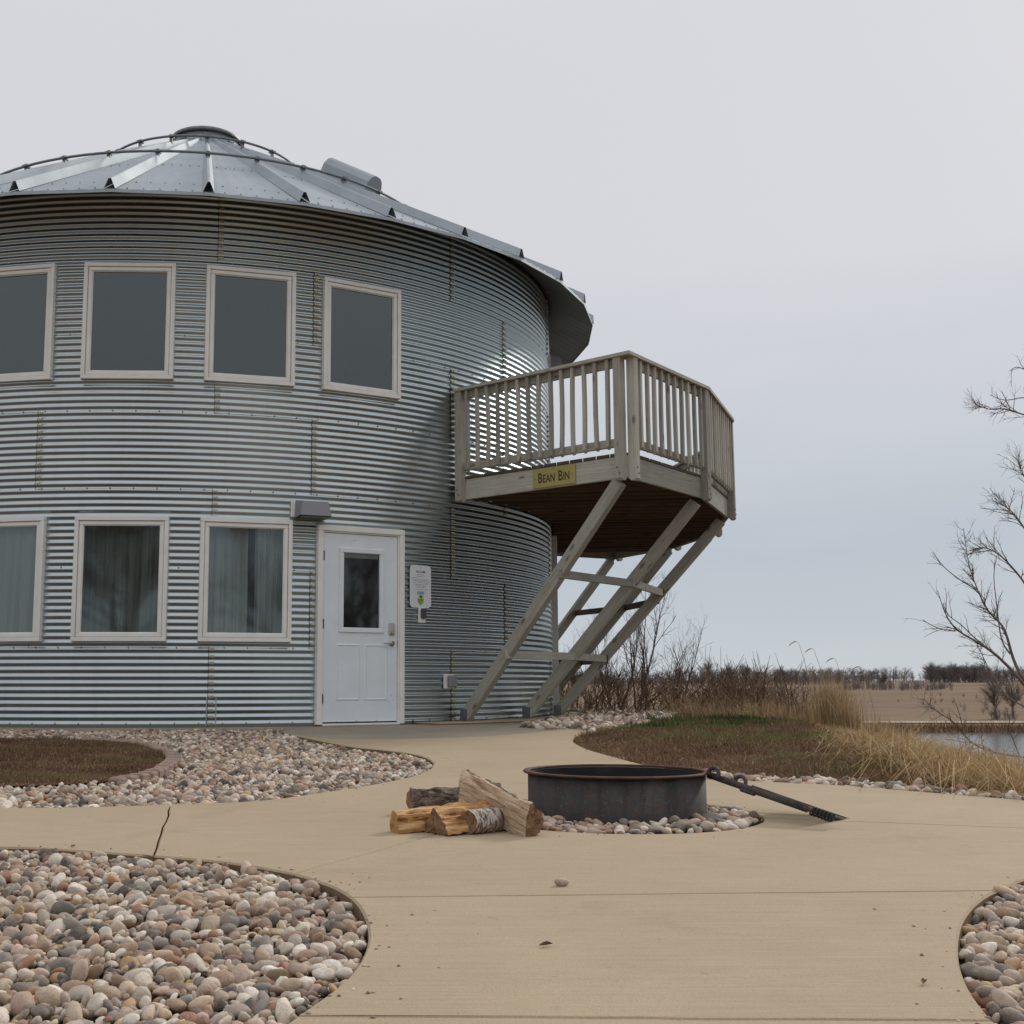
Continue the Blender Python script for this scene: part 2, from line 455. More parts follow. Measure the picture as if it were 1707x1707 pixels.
def m_split(name, light, mid, dark, s=1.):
    t = NT(name); p = t.obj()
    a = t.noise(t.mapv(p, (2.2, 22, 22)), 2.0*s, 6, .62, .6); b = t.noise(t.mapv(p, (6, 90, 90)), 2.0, 4); d = t.noise(p, 7, 4, .6)
    c = t.ramp(a, [(.36, dark), (.47, mid), (.60, light)])
    c = t.mix(t.mapr(d, .45, .7, 0, .5), c, mid)
    c = t.mix(t.mapr(b, .54, .66, 0, .75), c, dark)
    c = t.mix(t.mapr(t.noise(p, 14, 5, .7, .8), .60, .70, 0, .6), c, [x*.55 for x in dark])
    t.bump(t.math('ADD', a, t.math('MULTIPLY', b, .4)), .6, .012)
    MAT[name] = t.out(c, .8, 0, .2)
m_split('split_pale', (.62, .49, .345), (.50, .365, .235), (.24, .145, .08))
m_split('split_warm', (.66, .445, .225), (.51, .28, .115), (.19, .08, .036))
m_split('split_grey', (.50, .40, .29), (.40, .30, .20), (.22, .15, .095))
t = NT('end_grain'); p = t.obj()
q = t.n('ShaderNodeSeparateXYZ', {0: p})
rad = t.math('SQRT', t.math('ADD', t.math('POWER', q.outputs[1], 2.), t.math('POWER', q.outputs[2], 2.)))
ring_ = t.math('SINE', t.math('ADD', t.math('MULTIPLY', rad, 900.), t.math('MULTIPLY', t.noise(p, 20, 3), 7.)))
c = t.mix(t.mapr(ring_, -1, 1, 0, 1), (.20, .11, .058), (.34, .21, .115))
c = t.mix(t.mapr(t.noise(p, 26, 5, .7), .44, .62, 0, .85), c, (.10, .05, .028))
c = t.mix(t.mapr(t.noise(p, 70, 4, .7), .56, .68, 0, .8), c, (.42, .28, .165))
c = t.mix(t.mapr(t.noise(t.mapv(p, (1, 3, 1)), 60, 3, .6, 1.2), .60, .66, 0, .9), c, (.035, .02, .012))
t.bump(ring_, .2, .003)
MAT['end_grain'] = t.out(c, .85, 0, .2)
t = NT('end_pale'); p = t.obj()
c = t.mix(t.mapr(t.noise(p, 30, 5), .35, .68, 0, 1), (.46, .27, .11), (.33, .17, .065))
t.bump(t.noise(p, 120, 3), .3, .003)
MAT['end_pale'] = t.out(c, .85, 0, .2)
t = NT('bark'); p = t.obj()
b1 = t.noise(t.mapv(p, (9, 34, 34)), 2.2, 5, .65, 1.0)
c = t.ramp(b1, [(.35, (.05, .035, .026)), (.50, (.17, .125, .095)), (.62, (.32, .26, .205)), (.74, (.48, .43, .37))])
t.bump(b1, 1.0, .02)
MAT['bark'] = t.out(c, .95, 0, .1)
t = NT('birch_bark'); p = t.obj()
b1 = t.noise(t.mapv(p, (26, 8, 8)), 2.6, 5, .65, .8)
c = t.ramp(b1, [(.38, (.10, .06, .045)), (.47, (.24, .165, .135)), (.55, (.52, .47, .43)), (.7, (.66, .62, .58))])
t.bump(b1, .6, .008)
MAT['birch_bark'] = t.out(c, .8, 0, .2)
simple('soot', (.022, .02, .02), .95, 0, .5, 9)
simple('leaf_dry', (.10, .055, .03), .8, 0, .3)

# ------------------------------------------------------------------ terrain
def sstep(a, b, x):
    t_ = np.clip((x - a) / (b - a), 0, 1); return t_ * t_ * (3 - 2 * t_)
def G(x, y):
    x = np.asarray(x, float); y = np.asarray(y, float)
    p = -SLOPE * (13.0 - np.clip(y, -6, 13))
    crest = 2.9 + .155 * (np.clip(y, -20, 24) - 6.0) + 1.7 * np.clip(6.2 - y, 0, 12)
    d = np.maximum(x - crest, (y - 19.5) * 1.0)
    d = np.where(d > 0, d, 0)
    drop = .19 * np.sqrt(d * d + .8 * d + 1e-9) * (d > 0)
    near = np.maximum(p - drop + .03 * np.sin(x * 1.3 + y * .7) * (d > 0), -3.7)
    far = -3.7 + 1.0 * sstep(83, 88, y) + .1 * sstep(88, 92, y)
    far = far + 2.35 * sstep(98, 330, y) + .25 * np.sin(x * .021 + 1.0) * sstep(110, 260, y) + .12 * np.sin(x * .06 + y * .05) * sstep(110, 200, y)
    far = far + .9 * sstep(20, 190, x) * sstep(120, 260, y)
    return np.where(y > 80, far, near)
def grid_axis(lo, hi, fine_lo, fine_hi, step, grow=1.13):
    a = list(np.arange(fine_lo, fine_hi + 1e-6, step)); s = step
    while a[-1] < hi: s *= grow; a.append(a[-1] + s)
    s = step
    while a[0] > lo: s *= grow; a.insert(0, a[0] - s)
    return np.array(a)
gx = grid_axis(-2600, 2600, -14, 26, .5); gy = np.concatenate([grid_axis(-900, 79, -8, 34, .5), np.arange(80, 130, 1.0), grid_axis(130, 2600, 130, 140, 2.0, 1.07)])
gy = np.unique(np.round(gy, 3)); gy = gy[(gy < 79.5) | (gy >= 80)]
XX, YY = np.meshgrid(gx, gy)
ZZ = G(XX, YY)
nearmask = (np.abs(XX) < 30) & (YY > -25) & (YY < 30)
ZZ = ZZ - np.where(nearmask, .13, .0)
nx_, ny_ = len(gx), len(gy)
idx = np.arange(nx_ * ny_).reshape(ny_, nx_)
fq = np.stack([idx[:-1, :-1], idx[:-1, 1:], idx[1:, 1:], idx[1:, :-1]], -1).reshape(-1, 4)
tag(obj('terrain', npmesh('terrain', np.stack([XX, YY, ZZ], -1).reshape(-1, 3), fq, MAT['ground'], True)), 'dry brown prairie ground rising beyond the lake', None, None, 'structure')
# lake and the gravel road on the far bank
tag(obj('lake', mesh('lake', [(-400, 20, -3.0), (400, -60, -3.0), (400, 90, -3.0), (-400, 90, -3.0)], [(0, 1, 2, 3)], MAT['water'])), 'grey lake water beyond the straw-coloured bank', None, None, 'structure')
xs = np.arange(-300, 301, 4.0)
rv = np.concatenate([np.stack([xs, np.full_like(xs, yy), G(xs, np.full_like(xs, yy)) + .06], -1) for yy in (91.5, 95.5)])
rf = [(i, i + 1, i + 1 + len(xs), i + len(xs)) for i in range(len(xs) - 1)]
tag(obj('gravel_road', mesh('gravel_road', rv, rf, MAT['gravel_road'])), 'pale gravel road along the far lake bank', None, None, 'structure')

# ------------------------------------------------------------------ bin geometry basics
CX, CY, BR, TH0 = -3.19, 17.61, 5.03, -79.74
def pol(phi, r, z):
    a = R(TH0 + phi); return Vector((CX + r * math.cos(a), CY + r * math.sin(a), z))
def wallM(phi, r, z):
    """X to the right along the wall, Y inwards, Z up"""
    a = R(TH0 + phi)
    M = Matrix(((-math.sin(a), -math.cos(a), 0, 0), (math.cos(a), -math.sin(a), 0, 0), (0, 0, 1, 0), (0, 0, 0, 1)))
    M.translation = pol(phi, r, z); return M

# ------------------------------------------------------------------ paving and beds
def P2(px, py):
    v = g(px, py); return (v.x, v.y)
def smooth_line(pts, n=5):
    """Catmull-Rom through 2D points"""
    o = []
    for i in range(len(pts) - 1):
        p0 = pts[max(i-1, 0)]; p1 = pts[i]; p2 = pts[i+1]; p3 = pts[min(i+2, len(pts)-1)]
        for k in range(n):
            t_ = k / n
            o.append(tuple(.5 * ((2*p1[j]) + (-p0[j]+p2[j])*t_ + (2*p0[j]-5*p1[j]+4*p2[j]-p3[j])*t_*t_ + (-p0[j]+3*p1[j]-3*p2[j]+p3[j])*t_**3) for j in (0, 1)))
    o.append(tuple(pts[-1])); return o
def pxl(l, n=5): return smooth_line([P2(*q) for q in l], n)
# bed A: front left
A_edge = pxl([(-330, 1412), (0, 1412), (60, 1413), (140, 1418), (255, 1426), (340, 1433), (400, 1440), (470, 1452), (495, 1457.5), (520, 1465), (560, 1480), (590, 1500), (607, 1525), (614, 1552), (612, 1575), (600, 1602), (580, 1628), (555, 1650), (520, 1675), (475, 1707), (420, 1745)], 5)
A_poly = A_edge + [(-.75, 1.55), (-2.6, 1.55), (-3.4, 3.2)]
# bed B: mid left, up to the wall
B_low = pxl([(-330, 1346), (0, 1347), (150, 1345), (285, 1341), (430, 1335), (530, 1322), (610, 1310), (680, 1296), (714, 1284), (723, 1273)], 5)
B_up = pxl([(723, 1273), (715, 1265), (690, 1257), (640, 1250), (590, 1245), (540, 1236), (498, 1227), (470, 1220)], 5)
def wall_arc(p0, p1, r, n=24): return [tuple(pol(p0 + (p1-p0)*i/n, r, 0)[:2]) for i in range(n+1)]
B_wall = wall_arc(10.5, -62, BR + .10)
B_poly = B_low + B_up[1:] + B_wall
# bed C: front right
C_edge = pxl([(2500, 1432), (2250, 1412), (2050, 1403), (1900, 1405), (1800, 1430), (1707, 1465), (1680, 1477), (1650, 1490), (1625, 1508), (1605, 1535), (1597, 1568), (1598, 1600), (1606, 1628), (1620, 1655), (1640, 1682), (1662, 1707), (1690, 1740), (1725, 1790)], 5)
C_poly = C_edge + [(2.1, 1.75), (3.6, 2.6), (4.0, 3.6)]
# lawn D and its stone edging
D_tip = pxl([(1052, 1211), (1000, 1219), (968, 1226), (955, 1233), (962, 1241), (985, 1251), (1020, 1261), (1070, 1274), (1120, 1282), (1170, 1288)], 5)
E_in = pxl([(1170, 1286), (1300, 1297), (1400, 1301), (1500, 1309), (1600, 1318), (1707, 1327), (1800, 1335), (1950, 1348), (2200, 1366), (2500, 1382)], 3)
E_out = pxl([(1170, 1298), (1300, 1304), (1400, 1309), (1500, 1317), (1600, 1325), (1707, 1334), (1800, 1343), (1950, 1356), (2200, 1374), (2500, 1390)], 3)
# fire pit cut-out
fc = g(1027, 1358); FCX, FCY, FCR = fc.x, fc.y, 0.612
def arc(cx, cy, r, a0, a1, n): return [(cx + r*math.cos(R(a0 + (a1-a0)*i/n)), cy + r*math.sin(R(a0 + (a1-a0)*i/n))) for i in range(n+1)]

def slab(name, poly, mat, label=None, top=0., depth=.16, parent=None):
    tri = tessellate_polygon([[Vector((x, y, 0)) for x, y in poly]])
    n = len(poly)
    ar = sum(poly[i][0]*poly[(i+1) % n][1] - poly[(i+1) % n][0]*poly[i][1] for i in range(n))
    poly = list(poly)
    # rounded arris: top ring set in by 6 mm and 5 mm below it the full outline
    v2 = []
    for i in range(n):
        a, b, c_ = Vector(poly[i-1]), Vector(poly[i]), Vector(poly[(i+1) % n])
        e1, e2 = (b-a), (c_-b)
        if e1.length < 1e-9: e1 = e2
        if e2.length < 1e-9: e2 = e1
        e1.normalize(); e2.normalize()
        nn = Vector((-(e1.y+e2.y), e1.x+e2.x))
        nn = nn.normalized() if nn.length > 1e-6 else Vector((-e1.y, e1.x))
        if ar < 0: nn = -nn
        v2.append(b + nn * .006)
    vs = [(p[0], p[1], plane(p[1]) + top) for p in v2] + [(x, y, plane(y) + top - .006) for x, y in poly] + [(x, y, plane(y) + top - depth) for x, y in poly]
    fs = []
    for a, b, c_ in tri:
        A, B, C_ = v2[a], v2[b], v2[c_]
        cr = (B.x-A.x)*(C_.y-A.y) - (B.y-A.y)*(C_.x-A.x)
        fs.append((a, b, c_) if cr > 0 else (a, c_, b))
    for i in range(n):
        j = (i+1) % n
        q1, q2 = (i, i+n, j+n, j), (i+n, i+2*n, j+2*n, j+n)
        fs += [q1, q2] if ar > 0 else [q1[::-1], q2[::-1]]
    m = mesh(name, vs, fs, mat); m.materials.append(MAT['slab_edge'])
    for q in m.polygons:
        if q.index >= len(tri) and (q.index - len(tri)) % 2 == 1: q.material_index = 1
    return obj(name, m, parent)
def near_i(line, p): return min(range(len(line)), key=lambda i: (line[i][0]-p[0])**2 + (line[i][1]-p[1])**2)
def jit(p, q, n, amp, seed):
    r_ = random.Random(seed); o = []
    for i in range(n+1):
        t_ = i/n; d = amp * (0 if i in (0, n) else r_.uniform(-1, 1))
        dx, dy = q[0]-p[0], q[1]-p[1]; L = math.hypot(dx, dy)
        o.append((p[0]+dx*t_ - dy/L*d, p[1]+dy*t_ + dx/L*d))
    return o
def off(line, d):
    """shift a joint line sideways (left of its direction by d)"""
    o = []
    for i, p in enumerate(line):
        a, b = line[max(i-1, 0)], line[min(i+1, len(line)-1)]
        dx, dy = b[0]-a[0], b[1]-a[1]; L = math.hypot(dx, dy)
        o.append((p[0]-dy/L*d, p[1]+dx/L*d))
    return o
iA1 = near_i(A_edge, P2(255, 1426)); iA2 = near_i(A_edge, P2(490, 1456)); iA4 = near_i(A_edge, P2(612, 1494 if False else 1540)); 
iA4 = near_i(A_edge, P2(588, 1497)); iA5 = near_i(A_edge, P2(492, 1692))
iB1 = near_i(B_low, P2(285, 1341))
iC4 = near_i(C_edge, P2(1662, 1484)); iC5 = near_i(C_edge, P2(1656, 1700))
J1 = jit(B_low[iB1], A_edge[iA1], 8, .006, 1)                       # cracked joint across the path
fl = (FCX + FCR*math.cos(R(200)), FCY + FCR*math.sin(R(200))); fr_ = (FCX + FCR*math.cos(R(-10)), FCY + FCR*math.sin(R(-10)))
J2 = jit(A_edge[iA2], fl, 10, .004, 2)
far_r = P2(2500, 1412)
J3 = jit(fr_, far_r, 10, .004, 3)
J4 = jit(A_edge[iA4], C_edge[iC4], 14, .003, 4)
J5 = jit(A_edge[iA5], C_edge[iC5], 12, .003, 5)
g1, g2 = .0030, .0024
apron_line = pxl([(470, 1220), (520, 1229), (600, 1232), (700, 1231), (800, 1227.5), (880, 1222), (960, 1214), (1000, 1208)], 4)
patio = empty('patio', (1.2, 5.0, plane(5)), 'tan concrete patio and path around the fire pit', 'patio')
patio['kind'] = 'structure'; del patio['category']
left_path = A_edge[:iA1+1]
p_path = [(q[0], q[1]) for q in A_edge[:iA1+1]] + off(J1, -g1)[::-1] + B_low[:iB1][::-1]
upper = off(J1, g1) + A_edge[iA1+1:iA2] + off(J2, g2) + arc(FCX, FCY, FCR, 199, -9, 40)[1:-1] + off(J3, g2) + E_out[::-1] + [E_in[0]] + D_tip[::-1][1:] + [P2(1000, 1208)] + apron_line[::-1][1:] + B_up[::-1][1:-1] + B_low[iB1+1:][::-1]
mid = off(J2, -g2) + arc(FCX, FCY, FCR, 200.5, 349.5, 30) + off(J3, -g2) + [C_edge[0]] + C_edge[1:iC4] + off(J4, g2)[::-1] + A_edge[iA2+1:iA4][::-1]
low = off(J4, -g2) + C_edge[iC4+1:iC5] + off(J5, g2)[::-1] + A_edge[iA4+1:iA5][::-1]
front = off(J5, -g2) + C_edge[iC5+1:] + [(2.1, 1.75), (2.3, -3), (-2.4, -3), (-2.6, 1.55), (-.75, 1.55)] + A_edge[iA5+1:][::-1]
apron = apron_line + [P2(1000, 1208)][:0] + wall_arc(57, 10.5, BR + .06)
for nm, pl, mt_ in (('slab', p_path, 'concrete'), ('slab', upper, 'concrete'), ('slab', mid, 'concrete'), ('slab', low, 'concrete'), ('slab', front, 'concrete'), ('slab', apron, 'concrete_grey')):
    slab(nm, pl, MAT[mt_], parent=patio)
# footing under the balcony braces
foot = wall_arc(28, 112, BR + .02, 30) + wall_arc(112, 28, BR + .46, 30)
ft = slab('footing', foot, MAT['concrete'], top=.022, depth=.3)
tag(ft, 'low curved concrete footing under the balcony braces', None, None, 'structure')

def inside(poly, x, y):
    c_ = False; n = len(poly); j = n - 1
    for i in range(n):
        xi, yi = poly[i]; xj, yj = poly[j]
        if (yi > y) != (yj > y) and x < (xj-xi)*(y-yi)/(yj-yi) + xi: c_ = not c_
        j = i
    return c_
def inside_np(poly, X, Y):
    c_ = np.zeros(X.shape, bool); n = len(poly); j = n - 1
    for i in range(n):
        xi, yi = poly[i]; xj, yj = poly[j]
        if yi != yj:
            cond = ((yi > Y) != (yj > Y)) & (X < (xj-xi)*(Y-yi)/(yj-yi) + xi)
            c_ ^= cond
        j = i
    return c_
def sheet(name, poly, zfun, step, mat, parent=None, smooth=True):
    """dense triangulated sheet over a polygon"""
    P = np.array(poly); lo, hi = P.min(0), P.max(0)
    ax, ay = np.meshgrid(np.arange(lo[0], hi[0], step), np.arange(lo[1], hi[1], step))
    ax = ax + npr.uniform(-.2, .2, ax.shape) * step; ay = ay + npr.uniform(-.2, .2, ay.shape) * step
    k = inside_np(poly, ax, ay)
    pts = [Vector(q) for q in poly] + [Vector((a, b)) for a, b in zip(ax[k], ay[k])]
    n = len(poly)
    r_ = delaunay_2d_cdt(pts, [(i, (i+1) % n) for i in range(n)], [list(range(n))], 1, 1e-5)
    vv = [(q.x, q.y, float(zfun(q.x, q.y))) for q in r_[0]]
    return obj(name, mesh(name, vv, r_[2], mat, smooth), parent)
def ico(sub):
    import bmesh
    b = bmesh.new(); bmesh.ops.create_icosphere(b, subdivisions=sub, radius=1.0)
    v = np.array([q.co[:] for q in b.verts]); f = np.array([[w.index for w in q.verts] for q in b.faces]); b.free(); return v, f
IV2, IF2 = ico(2); IV1, IF1 = ico(1)
def stone_shape(v, seed):
    r_ = np.random.default_rng(seed)
    o = v * np.array([1.0, r_.uniform(.56, .95), r_.uniform(.40, .70)])
    for k in range(r_.integers(4, 8)):                       # worn facets
        d = r_.normal(size=3); d /= np.linalg.norm(d); h = r_.uniform(.36, .72)
        s_ = o @ d
        o = o - np.outer(np.clip(s_ - h, 0, None) * .75, d)
    ph = r_.uniform(0, 6, 3)
    o = o * (1 + .07 * np.sin(o[:, [0]]*3.1 + ph[0]) * np.cos(o[:, [1]]*3.7 + ph[1]) + .05*np.sin(o[:, [2]]*5 + ph[2]))
    return o
STONES2 = [npmesh('stone', stone_shape(IV2, s_), IF2, MAT['stone'], True) for s_ in range(14)]
STONES2V = [stone_shape(IV2, s_) for s_ in range(14)]
STONES1 = [stone_shape(IV1, s_) for s_ in range(14)]
def eulmat(e_):
    return np.array(Matrix.Rotation(e_[2], 3, 'Z') @ Matrix.Rotation(e_[1], 3, 'Y') @ Matrix.Rotation(e_[0], 3, 'X'))
def scatter_stones(parent, poly, rmin, rmax, fill, spacing, layers, nparts, zb, seed, hole=None, mean_bias=1.6, edge=.6):
    """loose river stones over a polygon; zb(x,y) = bed surface.  The ones that show largest are parts, the rest one joined part"""
    r_ = random.Random(seed)
    P = np.array(poly); lo, hi = P.min(0), P.max(0)
    cell = rmax * 2; placed = []
    area = (hi[0]-lo[0])*(hi[1]-lo[1])
    for L in range(layers):
        grid = {}
        rm = (rmin + (rmax-rmin)*.35)
        tries = int(area / (rm*rm*3.1) * 2.1 * fill * (1.0 if L == 0 else .62))
        X = np.array([r_.uniform(lo[0], hi[0]) for _ in range(tries)]); Y = np.array([r_.uniform(lo[1], hi[1]) for _ in range(tries)])
        RD = rmin + (rmax-rmin) * np.array([r_.random() for _ in range(tries)])**mean_bias
        k = inside_np(poly, X, Y)
        X, Y, RD = X[k], Y[k], RD[k]; q = RD * edge
        k = inside_np(poly, X+q, Y) & inside_np(poly, X-q, Y) & inside_np(poly, X, Y+q) & inside_np(poly, X, Y-q)
        for x, y, rad in zip(X[k], Y[k], RD[k]):
            if hole and hole(x, y, rad): continue
            ci, cj = int(x//cell), int(y//cell); ok = True
            for a in (-1, 0, 1):
                for b in (-1, 0, 1):
                    for (x2, y2, r2) in grid.get((ci+a, cj+b), ()):
                        if (x-x2)**2 + (y-y2)**2 < (spacing*(rad+r2))**2: ok = False; break
                    if not ok: break
                if not ok: break
            if not ok: continue
            grid.setdefault((ci, cj), []).append((x, y, rad))
            z = zb(x, y) + rad * r_.uniform(.15, .42) + L * rm * .75
            tilt = .28 + .25 * L
            placed.append((x, y, z, rad, (r_.gauss(0, tilt), r_.gauss(0, tilt), r_.uniform(0, 6.28)), r_.randrange(14), r_.uniform(.85, 1.2)))
    def inframe(s_):
        d = s_[1]*math.cos(PITCH) + (s_[2]-EYE)*math.sin(PITCH)
        if d < .3: return False
        u = PX + F * s_[0] / d
        v = PY - F * (-(s_[1])*math.sin(PITCH) + (s_[2]-EYE)*math.cos(PITCH)) / d
        return -15 < u < 1722 and v < 1722
    placed.sort(key=lambda s_: (0 if inframe(s_) else 1, -s_[3]/math.hypot(s_[0], s_[1])))
    for s_ in placed[:nparts]:
        M = Matrix.LocRotScale(Vector(s_[:3]), Matrix.Rotation(s_[4][2], 3, 'Z') @ Matrix.Rotation(s_[4][1], 3, 'Y') @ Matrix.Rotation(s_[4][0], 3, 'X'), Vector((s_[3]*1.12, s_[3]*1.05, s_[3]*s_[6])))
        obj('stone', STONES2[s_[5]], parent, M)
    rest = placed[nparts:]
    if rest:
        V = []; FF = []; n = 0
        for s_ in rest:
            near_ = math.hypot(s_[0], s_[1]) < 6.2
            sv, sf = (STONES2V[s_[5]], IF2) if near_ else (STONES1[s_[5]], IF1)
            V.append((sv * (s_[3]*1.15, s_[3]*1.08, s_[3]*s_[6])) @ eulmat(s_[4]).T + np.array(s_[:3])); FF.append(sf + n); n += len(sv)
        o = obj('small_stones', npmesh('small_stones', np.concatenate(V), np.concatenate(FF), MAT['stone'], True), parent); o['kind'] = 'stuff'
    return len(placed)

def bedz(dep, amp=.0): return lambda x, y: plane(y) - dep + amp * noise.noise(Vector((x*1.7, y*1.7, 3.1)))
# stones: bed A
bedA = tag(sheet('rock_bed', A_poly, bedz(.075), .25, MAT['soil']), 'bed of river stones in the front left corner', None, None, 'structure')
nA = scatter_stones(bedA, A_poly, .010, .032, 1.35, .60, 2, 300, bedz(.036, .02), 11)
bedC = tag(sheet('rock_bed', C_poly, bedz(.075), .25, MAT['soil']), 'bed of river stones at the right front corner', None, None, 'structure')
nC = scatter_stones(bedC, C_poly, .011, .034, 1.4, .60, 2, 300, bedz(.036, .02), 12)
# bed B with the mown patch inside
patch = pxl([(-260, 1229), (-60, 1228), (0, 1229), (90, 1230), (150, 1233), (215, 1238), (255, 1247), (278, 1257), (281, 1266), (262, 1279), (235, 1290), (180, 1299), (110, 1304), (0, 1307), (-60, 1308), (-260, 1304)], 4)
bedB = tag(sheet('rock_bed', B_poly, bedz(.075), .4, MAT['soil']), 'wide bed of river stones along the corrugated wall', None, None, 'structure')
Pp = np.array(patch)
def in_patch(x, y, r_): return inside(patch, x, y)
nB = scatter_stones(bedB, B_poly, .016, .037, 1.25, .60, 2, 300, bedz(.05, .02), 13, hole=in_patch)
# fire pit stones
pit_poly = arc(FCX, FCY, FCR - .008, 0, 360, 48)[:-1]
rc = g(1028, 1352); RCX, RCY, RR, RH = rc.x, rc.y, .388, .166
bedF = tag(sheet('rock_bed', pit_poly, bedz(.07), .15, MAT['soil']), 'round stone-filled cut-out under the fire ring', None, None, 'structure')
nF = scatter_stones(bedF, pit_poly, .016, .038, 1.4, .58, 1, 300, bedz(.010, .015), 14, hole=lambda x, y, r_: math.hypot(x-RCX, y-RCY) < RR + r_*.6 or (x > RCX + .43 and rnd.random() < .55))
# stone edging along the right lawn and below the balcony
E_poly = E_out + E_in[::-1]
bedE = tag(sheet('rock_bed', E_poly, bedz(.06), .25, MAT['soil']), 'narrow stone edging between patio and right lawn', None, None, 'structure')
nE = scatter_stones(bedE, E_poly, .018, .045, 1.4, .56, 2, 300, bedz(.035, .012), 15, edge=.3)
H_poly = [P2(868, 1212.5), P2(915, 1216), P2(960, 1214.5), P2(985, 1220.5), P2(1020, 1214.5), P2(1052, 1210), P2(1090, 1208)] + [tuple(pol(80, BR+1.8, 0)[:2]), tuple(pol(92, BR+1.2, 0)[:2])] + wall_arc(100, 55, BR + .47, 16)
bedH = tag(sheet('rock_bed', H_poly, lambda x, y: plane(y) - .03, .25, MAT['soil']), 'pale stones spread below the wooden balcony', None, None, 'structure')
nH = scatter_stones(bedH, H_poly, .025, .055, 1.3, .6, 2, 300, lambda x, y: plane(y) - .012, 16, edge=.2)
print('stones', nA, nB, nC, nF, nE, nH)

# ------------------------------------------------------------------ lawns and grasses
def blades(name, X, Y, Z, hmin, hmax, wid, lean, mat, parent=None, droop=.25, hs=1.0):
    n = len(X)
    h = npr.uniform(hmin, hmax, n) * hs; a = npr.uniform(0, 2*np.pi, n); w = wid * npr.uniform(.6, 1.3, n)
    la = npr.uniform(0, 2*np.pi, n); ln = np.abs(npr.normal(0, lean, n))
    bx, by = np.cos(la)*ln, np.sin(la)*ln
    dx, dy = np.cos(a)*w*.5, np.sin(a)*w*.5
    B = np.stack([X, Y, Z], -1)
    m1 = B + np.stack([bx*h*.45, by*h*.45, h*.55], -1)
    tp = B + np.stack([bx*h*(1+droop), by*h*(1+droop), h*(1 - droop*ln*ln)], -1)
    d = np.stack([dx, dy, np.zeros(n)], -1)
    V = np.stack([B - d, B + d, m1 - d*.75, m1 + d*.75, tp], 1).reshape(-1, 3)
    i = np.arange(n)[:, None] * 5
    T = np.concatenate([i + np.array([0, 1, 3]), i + np.array([0, 3, 2]), i + np.array([2, 3, 4])])
    o = obj(name, npmesh(name, V, T, mat), parent); o['kind'] = 'stuff'; return o
def rand_in(poly, n):
    P = np.array(poly); lo, hi = P.min(0), P.max(0)
    X = npr.uniform(lo[0], hi[0], n); Y = npr.uniform(lo[1], hi[1], n)
    k = inside_np(poly, X, Y); return X[k], Y[k]
# mown patch in bed B with brick-coloured edging
pz = lambda x, y: plane(y) - .012 + .02 * noise.noise(Vector((x*1.2, y*1.2, 0)))
obp = tag(sheet('lawn_patch', patch, pz, .25, MAT['lawn_soil']), 'mown brown grass patch inside the left stone bed', None, None, 'structure')
X, Y = rand_in(patch, 130000)
Z = np.array([plane(q) for q in Y]) - .02
q_ = np.random.default_rng(3); hsP = np.clip(.95 + .3*np.sin(X*7 + 2*np.sin(Y*5)) + .3*np.sin(Y*9 + X*3), .35, 1.8)
tag(blades('patch_grass', X, Y, Z, .012, .042, .006, 1.0, MAT['grass_brown'], hs=hsP), 'short dry brown grass on the left patch', 'grass')
# edging curb blocks round the right end of that patch
curb = empty('edging', (*P2(288, 1266), plane(9)), 'curved reddish edging round the left grass patch', 'edging')
ci = [i for i, q in enumerate(patch)]
line = pxl([(140, 1231), (215, 1236.5), (258, 1245), (283, 1256), (288, 1266), (270, 1280), (240, 1292), (190, 1300)], 3)
for i in range(len(line) - 1):
    a, b = Vector(line[i]), Vector(line[i+1]); d = (b-a).normalized() * .004
    a, b = a + d, b - d
    z = plane(a.y)
    beam('block', (a.x, a.y, z - .042), (b.x, b.y, z - .042 + rnd.uniform(-.006, .006)), .10, .11, MAT['curb'], curb, c=.012)
# right lawn
D_poly = D_tip + E_in[1:] + [(6.5, 6.0), (9.5, 9.5), (10.5, 16.0), (8.5, 21.0), (4.2, 22.0), (2.9, 20.5)] + [P2(1090, 1207.5)]
def nz2(X, Y, fr, seed):
    q = np.random.default_rng(seed); o = np.zeros(np.shape(X))
    for k in range(7):
        th = q.uniform(0, 6.28); f_ = fr * q.uniform(.6, 2.2); o = o + np.sin((X*np.cos(th) + Y*np.sin(th))*f_ + q.uniform(0, 6.28)) / 7**.5
    return o
_edge = np.array(D_tip + E_in)
def lzv(X, Y):
    X = np.asarray(X, float); Y = np.asarray(Y, float)
    dd = np.full(X.shape, 9.)
    for ex, ey in _edge: dd = np.minimum(dd, np.hypot(X-ex, Y-ey))
    rmp = np.clip((dd - .05)/.7, 0, 1)
    return G(X, Y) - .012 + rmp*(.02 + .012*nz2(X, Y, 2.2, 5) + .05*np.exp(-((X-3.0)**2 + (Y-9.5)**2)/6.0))
def lz(x, y): return float(lzv(np.array([x]), np.array([y]))[0])
tag(sheet('lawn', D_poly, lz, .22, MAT['lawn_soil']), 'sloping lawn to the right of the patio', None, None, 'structure')
X, Y = rand_in(D_poly, 620000)
dcr = X - (2.9 + .155*(Y-6))
k = (dcr < 1.3) & (Y < 14.6)
X, Y, dcr = X[k], Y[k], dcr[k]
Z = lzv(X, Y) - .004
gn = .33*nz2(X, Y, 1.5, 8) + .22*nz2(X, Y, 5, 9) + .42*(Y-9.6)/3 + .10*(X-2.4) + .5*np.clip(dcr + .5, 0, .8)
gr = (gn + npr.normal(0, .18, len(X))) > .18
thin = npr.random(len(X)) < .72 + .42*nz2(X, Y, 6, 12)
k = ~gr & thin
